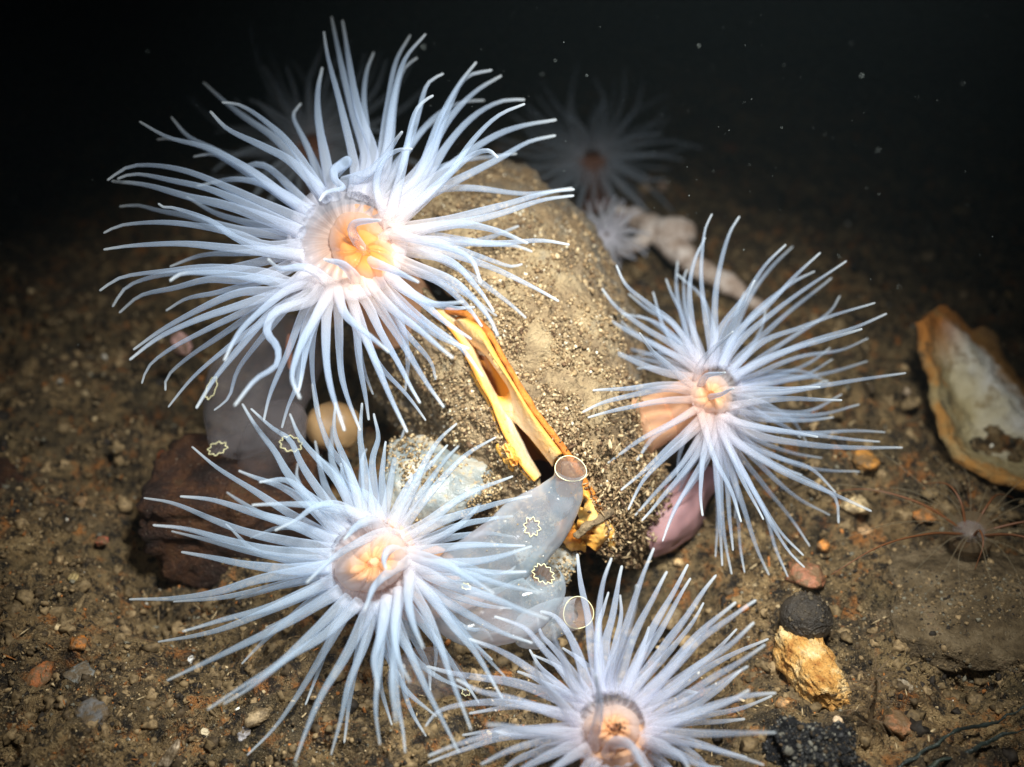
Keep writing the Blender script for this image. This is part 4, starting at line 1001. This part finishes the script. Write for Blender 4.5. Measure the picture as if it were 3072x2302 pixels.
D = """
905,275 925,420 960,600 980,780 1000,920
1080,295 1040,400 1020,560 1010,740 1020,920
1135,335 1110,450 1080,600 1050,750 1050,920
1295,245 1240,380 1190,540 1130,720 1060,900
1365,365 1300,480 1230,620 1160,780 1110,920
1470,330 1400,460 1320,600 1240,770 1160,920
b 1485,400 1410,520 1320,680 1180,900
1615,385 1520,510 1420,650 1310,800 1190,950
b 1550,525 1480,640 1380,770 1220,940
1715,520 1600,620 1480,730 1360,880 1250,1000
1820,512 1700,590 1560,690 1420,830 1270,1000
1810,625 1680,740 1520,850 1390,960 1280,1060
b 1720,660 1630,750 1510,850 1280,1010
b 1880,708 1740,770 1570,860 1430,950 1290,1050
1865,738 1740,820 1580,920 1430,1020 1290,1090
1778,850 1640,930 1480,1020 1330,1100 1250,1130
b 1740,870 1600,990 1460,1080 1280,1140
1922,987 1760,1000 1600,1050 1400,1130 1250,1150
1785,970 1650,1040 1480,1100 1340,1150 1240,1220
b 1900,1000 1720,1070 1530,1110 1280,1170
b 1760,1120 1620,1130 1480,1140 1290,1170
1922,1190 1720,1190 1540,1190 1380,1190 1260,1180
1860,1355 1700,1300 1540,1250 1360,1220 1250,1210
b 1775,1315 1620,1280 1460,1240 1280,1220
1480,1380 1420,1300 1340,1250 1240,1230
715,570 790,590 860,680 910,800 950,930
480,595 560,620 650,660 740,770 830,880 900,990
f 775,635 790,720 840,820 890,960
f 690,825 710,900 770,980 830,1050 900,1150
f 1000,890 1015,1000 1010,1120 985,1260
b 700,600 720,680 790,760 930,950
350,710 480,760 600,820 720,900 890,1020
b 680,790 760,830 850,890 930,980
135,850 260,880 420,910 600,940 780,1000 890,1060
285,915 400,970 540,1010 700,1060 880,1120
130,1160 200,1080 340,1040 520,1030 700,1060 880,1110
f 445,1150 560,1160 720,1180 880,1210
145,1310 320,1240 500,1190 700,1180 880,1170
b 315,1200 450,1180 640,1170 880,1150
410,1350 540,1290 700,1240 890,1220
b 140,1345 330,1270 560,1210 880,1190
560,1420 720,1320 910,1250
f 700,1450 800,1360 930,1290
b 1065,470 1040,560 1010,680 1010,900
b 1125,485 1130,580 1100,720 1070,900
f 1210,435 1190,560 1130,760 1080,900
f! 1060,1300 1090,1240 1160,1240 1200,1290 1260,1400
1650,1400 1480,1330 1300,1250
b 350,1090 520,1060 680,1060 880,1090
480,1420 600,1330 760,1270 900,1240
960,1480 980,1400 1010,1320
1330,1480 1280,1380 1200,1290
850,1500 920,1400 980,1310
"""
kD = 1300/2212
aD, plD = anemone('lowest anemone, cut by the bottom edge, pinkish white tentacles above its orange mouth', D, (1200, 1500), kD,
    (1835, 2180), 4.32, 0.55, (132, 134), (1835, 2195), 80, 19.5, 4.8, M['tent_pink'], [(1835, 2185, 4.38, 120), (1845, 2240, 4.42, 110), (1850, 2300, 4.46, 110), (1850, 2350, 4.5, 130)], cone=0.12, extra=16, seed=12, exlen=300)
f4 = lambda L: [(1200 + x*kD, 1500 + y*kD) for x, y in L]
mouth_cone(aD, plD, (1838, 2185), 74, 0.09, 8, 0.3, 3.0, 0.02)
sp_ = []
for _ in range(26):
    x, y = f4([(random.gauss(1112, 24), random.gauss(1160, 13))])[0]; sp_.append(P(x, y, plD(x, y) - 0.14))
g = grains('food_scrap', np.array(sp_), np.full(26, 0.0055), np.tile([(0.05, 0.02, 0.01)], (26, 1)), M['grain'])
tag(g, 'crumbly dark brown food scrap on the orange mouth of the lowest anemone', 'food scrap')

mouth_cone(aB, plB, (2135, 1185), 60, 0.08, 7, 0.9, 4.0)
# three far or small anemones, radiating tentacles
def radial(label, cen, d0, R, n, rb, rt, mat, col, colmat, seed, warm=0.3, dome=0.6, squash=1.0):
    rg = random.Random(seed); cx, cy = cen; an = root('sea_anemone', P(*col[-1][:3]), label, 'anemone', 'white tentacled anemones')
    pxtube('column', col, M[colmat], an, 30, 20, round_end=False)
    up = R*d0/2987
    for i in range(n):
        a = 2*math.pi*(i + rg.uniform(-0.3, 0.3))/n; el = rg.uniform(0.15, 1.0); L = R*rg.uniform(0.75, 1.05)*(0.45 + 0.55*el); b = rg.uniform(-0.3, 0.3)
        pts = []
        for s_ in (0.0, 0.35, 0.7, 1.0):
            aa = a + b*s_*s_; rr_ = R*0.09 + L*s_
            pts.append((cx + rr_*math.cos(aa), cy + rr_*math.sin(aa)*squash, d0 + (rg.choice((-1, 1))*0.0) - up*dome*math.sqrt(max(0, 1 - el*el))*s_*(1 if i % 2 else -0.8)))
        tent_mesh(an, pts, rb, rt, M[mat], warm, n=18, sides=7)
    return an
radial('small furry grey anemone on the end of the pale coral piece', (1820, 705), 7.85, 128, 60, 8.5, 3.0, 'tent_small', [(1820, 705, 7.9, 22), (1845, 680, 8.1, 22), (1860, 665, 8.3, 26)], 'column_far', 4, 0.2)
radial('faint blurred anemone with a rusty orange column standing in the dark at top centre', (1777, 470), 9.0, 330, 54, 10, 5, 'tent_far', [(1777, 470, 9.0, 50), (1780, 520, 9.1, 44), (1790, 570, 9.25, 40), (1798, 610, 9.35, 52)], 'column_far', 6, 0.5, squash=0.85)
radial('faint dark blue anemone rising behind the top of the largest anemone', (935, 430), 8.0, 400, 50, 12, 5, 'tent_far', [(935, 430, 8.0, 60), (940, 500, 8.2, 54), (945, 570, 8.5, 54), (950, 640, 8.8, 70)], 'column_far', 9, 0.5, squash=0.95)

# dark threadlike anemone at the right edge
tc = gpos(2910, 1640, 0.0); ta = root('tube_anemone', tc, 'dark threadlike anemone with long thin brown filaments in the mud at the right', 'anemone')
top = P(2913, 1595, 5.45)
V, F = tube(cat_rom([tc - np.array([0, 0, 0.1]), (tc + top)/2, top], 16), np.linspace(0.10, 0.12, 16), 20); mesh('tube', V, F, M['hydroid'], ta)
blob('crown', top, (0.085, 0.07, 0.05), M['tunic_dull'], ta, sub=4, rough=0.25)
rg = random.Random(31)
for i in range(34):
    a = 2*math.pi*(i + rg.uniform(-.4, .4))/34; L = rg.uniform(0.3, 0.85) if i % 4 else rg.uniform(0.8, 1.15); droop = rg.uniform(-0.4, 0.45)
    dirn = np.array([math.cos(a), math.sin(a)*0.85, 0]); pts = [top + dirn*0.05, top + dirn*L*0.35 + np.array([0, 0, 0.10 + 0.1*droop]), top + dirn*L*0.7 + np.array([0, 0, 0.10 + 0.3*droop]), top + dirn*L + np.array([rg.uniform(-.08, .08), 0, 0.4*droop])]
    pts = [np.array([p[0], p[1], max(p[2], float(height(p[0], p[1])) + 0.03)]) for p in pts]
    C = cat_rom(pts, 22); V, F = tube(C, np.linspace(0.009 if i % 5 == 0 else 0.006, 0.002, 22), 5); mesh('filament', V, F, M['fil_brown' if i % 5 == 0 else 'fil_olive'], ta)
# branched hydroid at the lower right
hc = gpos(2608, 2190); hy = root('hydroid', hc, 'small brown branched hydroid right of the tan mottled stone', 'hydroid')
stem = cat_rom([hc - np.array([0, 0, 0.03]), hc + np.array([0.0, 0.03, 0.10]), hc + np.array([0.01, 0.07, 0.20]), hc + np.array([-0.01, 0.10, 0.31])], 24)
V, F = tube(stem, np.linspace(0.012, 0.006, 24), 7); mesh('stem', V, F, M['hydroid'], hy)
for i in range(44):
    s_ = stem[int(3 + i*20/44)]; a = rg.uniform(0, 6.28); L = rg.uniform(0.09, 0.2); dv = np.array([math.cos(a), math.sin(a)*0.6, 0])
    C = cat_rom([s_, s_ + dv*L*0.5 + np.array([0, 0, 0.03]), s_ + dv*L + np.array([0, 0, rg.uniform(-0.04, 0.06)])], 12); V, F = tube(C, np.linspace(0.0045, 0.002, 12), 5); mesh('branch', V, F, M['hydroid'], hy)
# dark weed straps in the bottom right corner
for lab, pts in (('dark olive weed strap slanting across the bottom right corner', [(2660, 2330, 4.44, 4), (2760, 2262, 4.50, 6), (2870, 2195, 4.60, 6), (2990, 2158, 4.70, 5), (3100, 2110, 4.75, 3)]),
                 ('blackish weed strap below the olive one in the bottom right corner', [(2700, 2350, 4.44, 5), (2820, 2285, 4.48, 8), (2940, 2240, 4.54, 7), (3060, 2190, 4.62, 5), (3160, 2160, 4.6, 8)])):
    w = pxtube('weed_strap', pts, M['strap'], None, 40, 10, bumpy=0.25); tag(w, lab, 'seaweed', 'weed straps')

# drifting specks in the water
n = 300; px = rng.uniform(-200, 3300, n); py = rng.uniform(-100, 2300, n)**1.0; py[: n*2//3] = rng.uniform(-60, 900, n*2//3); px[: n//2] = rng.uniform(1300, 2700, n//2)
dz = rng.uniform(3.6, 7.0, n); pts = []; 
for a, b, c_ in zip(px, py, dz): pts.append(P(a, b, min(c_, gd(max(b, 100)) - 0.35)))
sz = np.exp(rng.normal(-6.95, 0.38, n))
tag(grains('drifting_specks', np.array(pts), np.clip(sz, 0.001, 0.006), np.tile([(0.45, 0.52, 0.50)], (n, 1)), M['grain'], stretch=0.2), 'fine pale specks drifting in the dark water', 'specks', kind='stuff')

# ------------------------------------------------------------------ the water between the lens and the far things
hv = np.array([(x, y, z) for x in (-90, 90) for y in (-6, 130) for z in (-4.5, 7.0)], float)
hz = mesh('haze', hv, [[0, 1, 3, 2], [4, 6, 7, 5], [0, 4, 5, 1], [2, 3, 7, 6], [0, 2, 6, 4], [1, 5, 7, 3]], M['rim'], smooth=False)
hm = bpy.data.materials.new('cloudy_water'); hm.use_nodes = True; ht = hm.node_tree; ht.nodes.clear()
ho = ht.nodes.new('ShaderNodeOutputMaterial'); hp = ht.nodes.new('ShaderNodeVolumePrincipled'); ht.links.new(hp.outputs[0], ho.inputs['Volume'])
hp.inputs['Color'].default_value = (0.48, 0.62, 0.66, 1); hp.inputs['Density'].default_value = 0.0034; hp.inputs['Anisotropy'].default_value = 0.3
hz.data.materials.clear(); hz.data.materials.append(hm); tag(hz, kind='stuff'); hz['label'] = 'thin bluish cloudiness of the sea water'
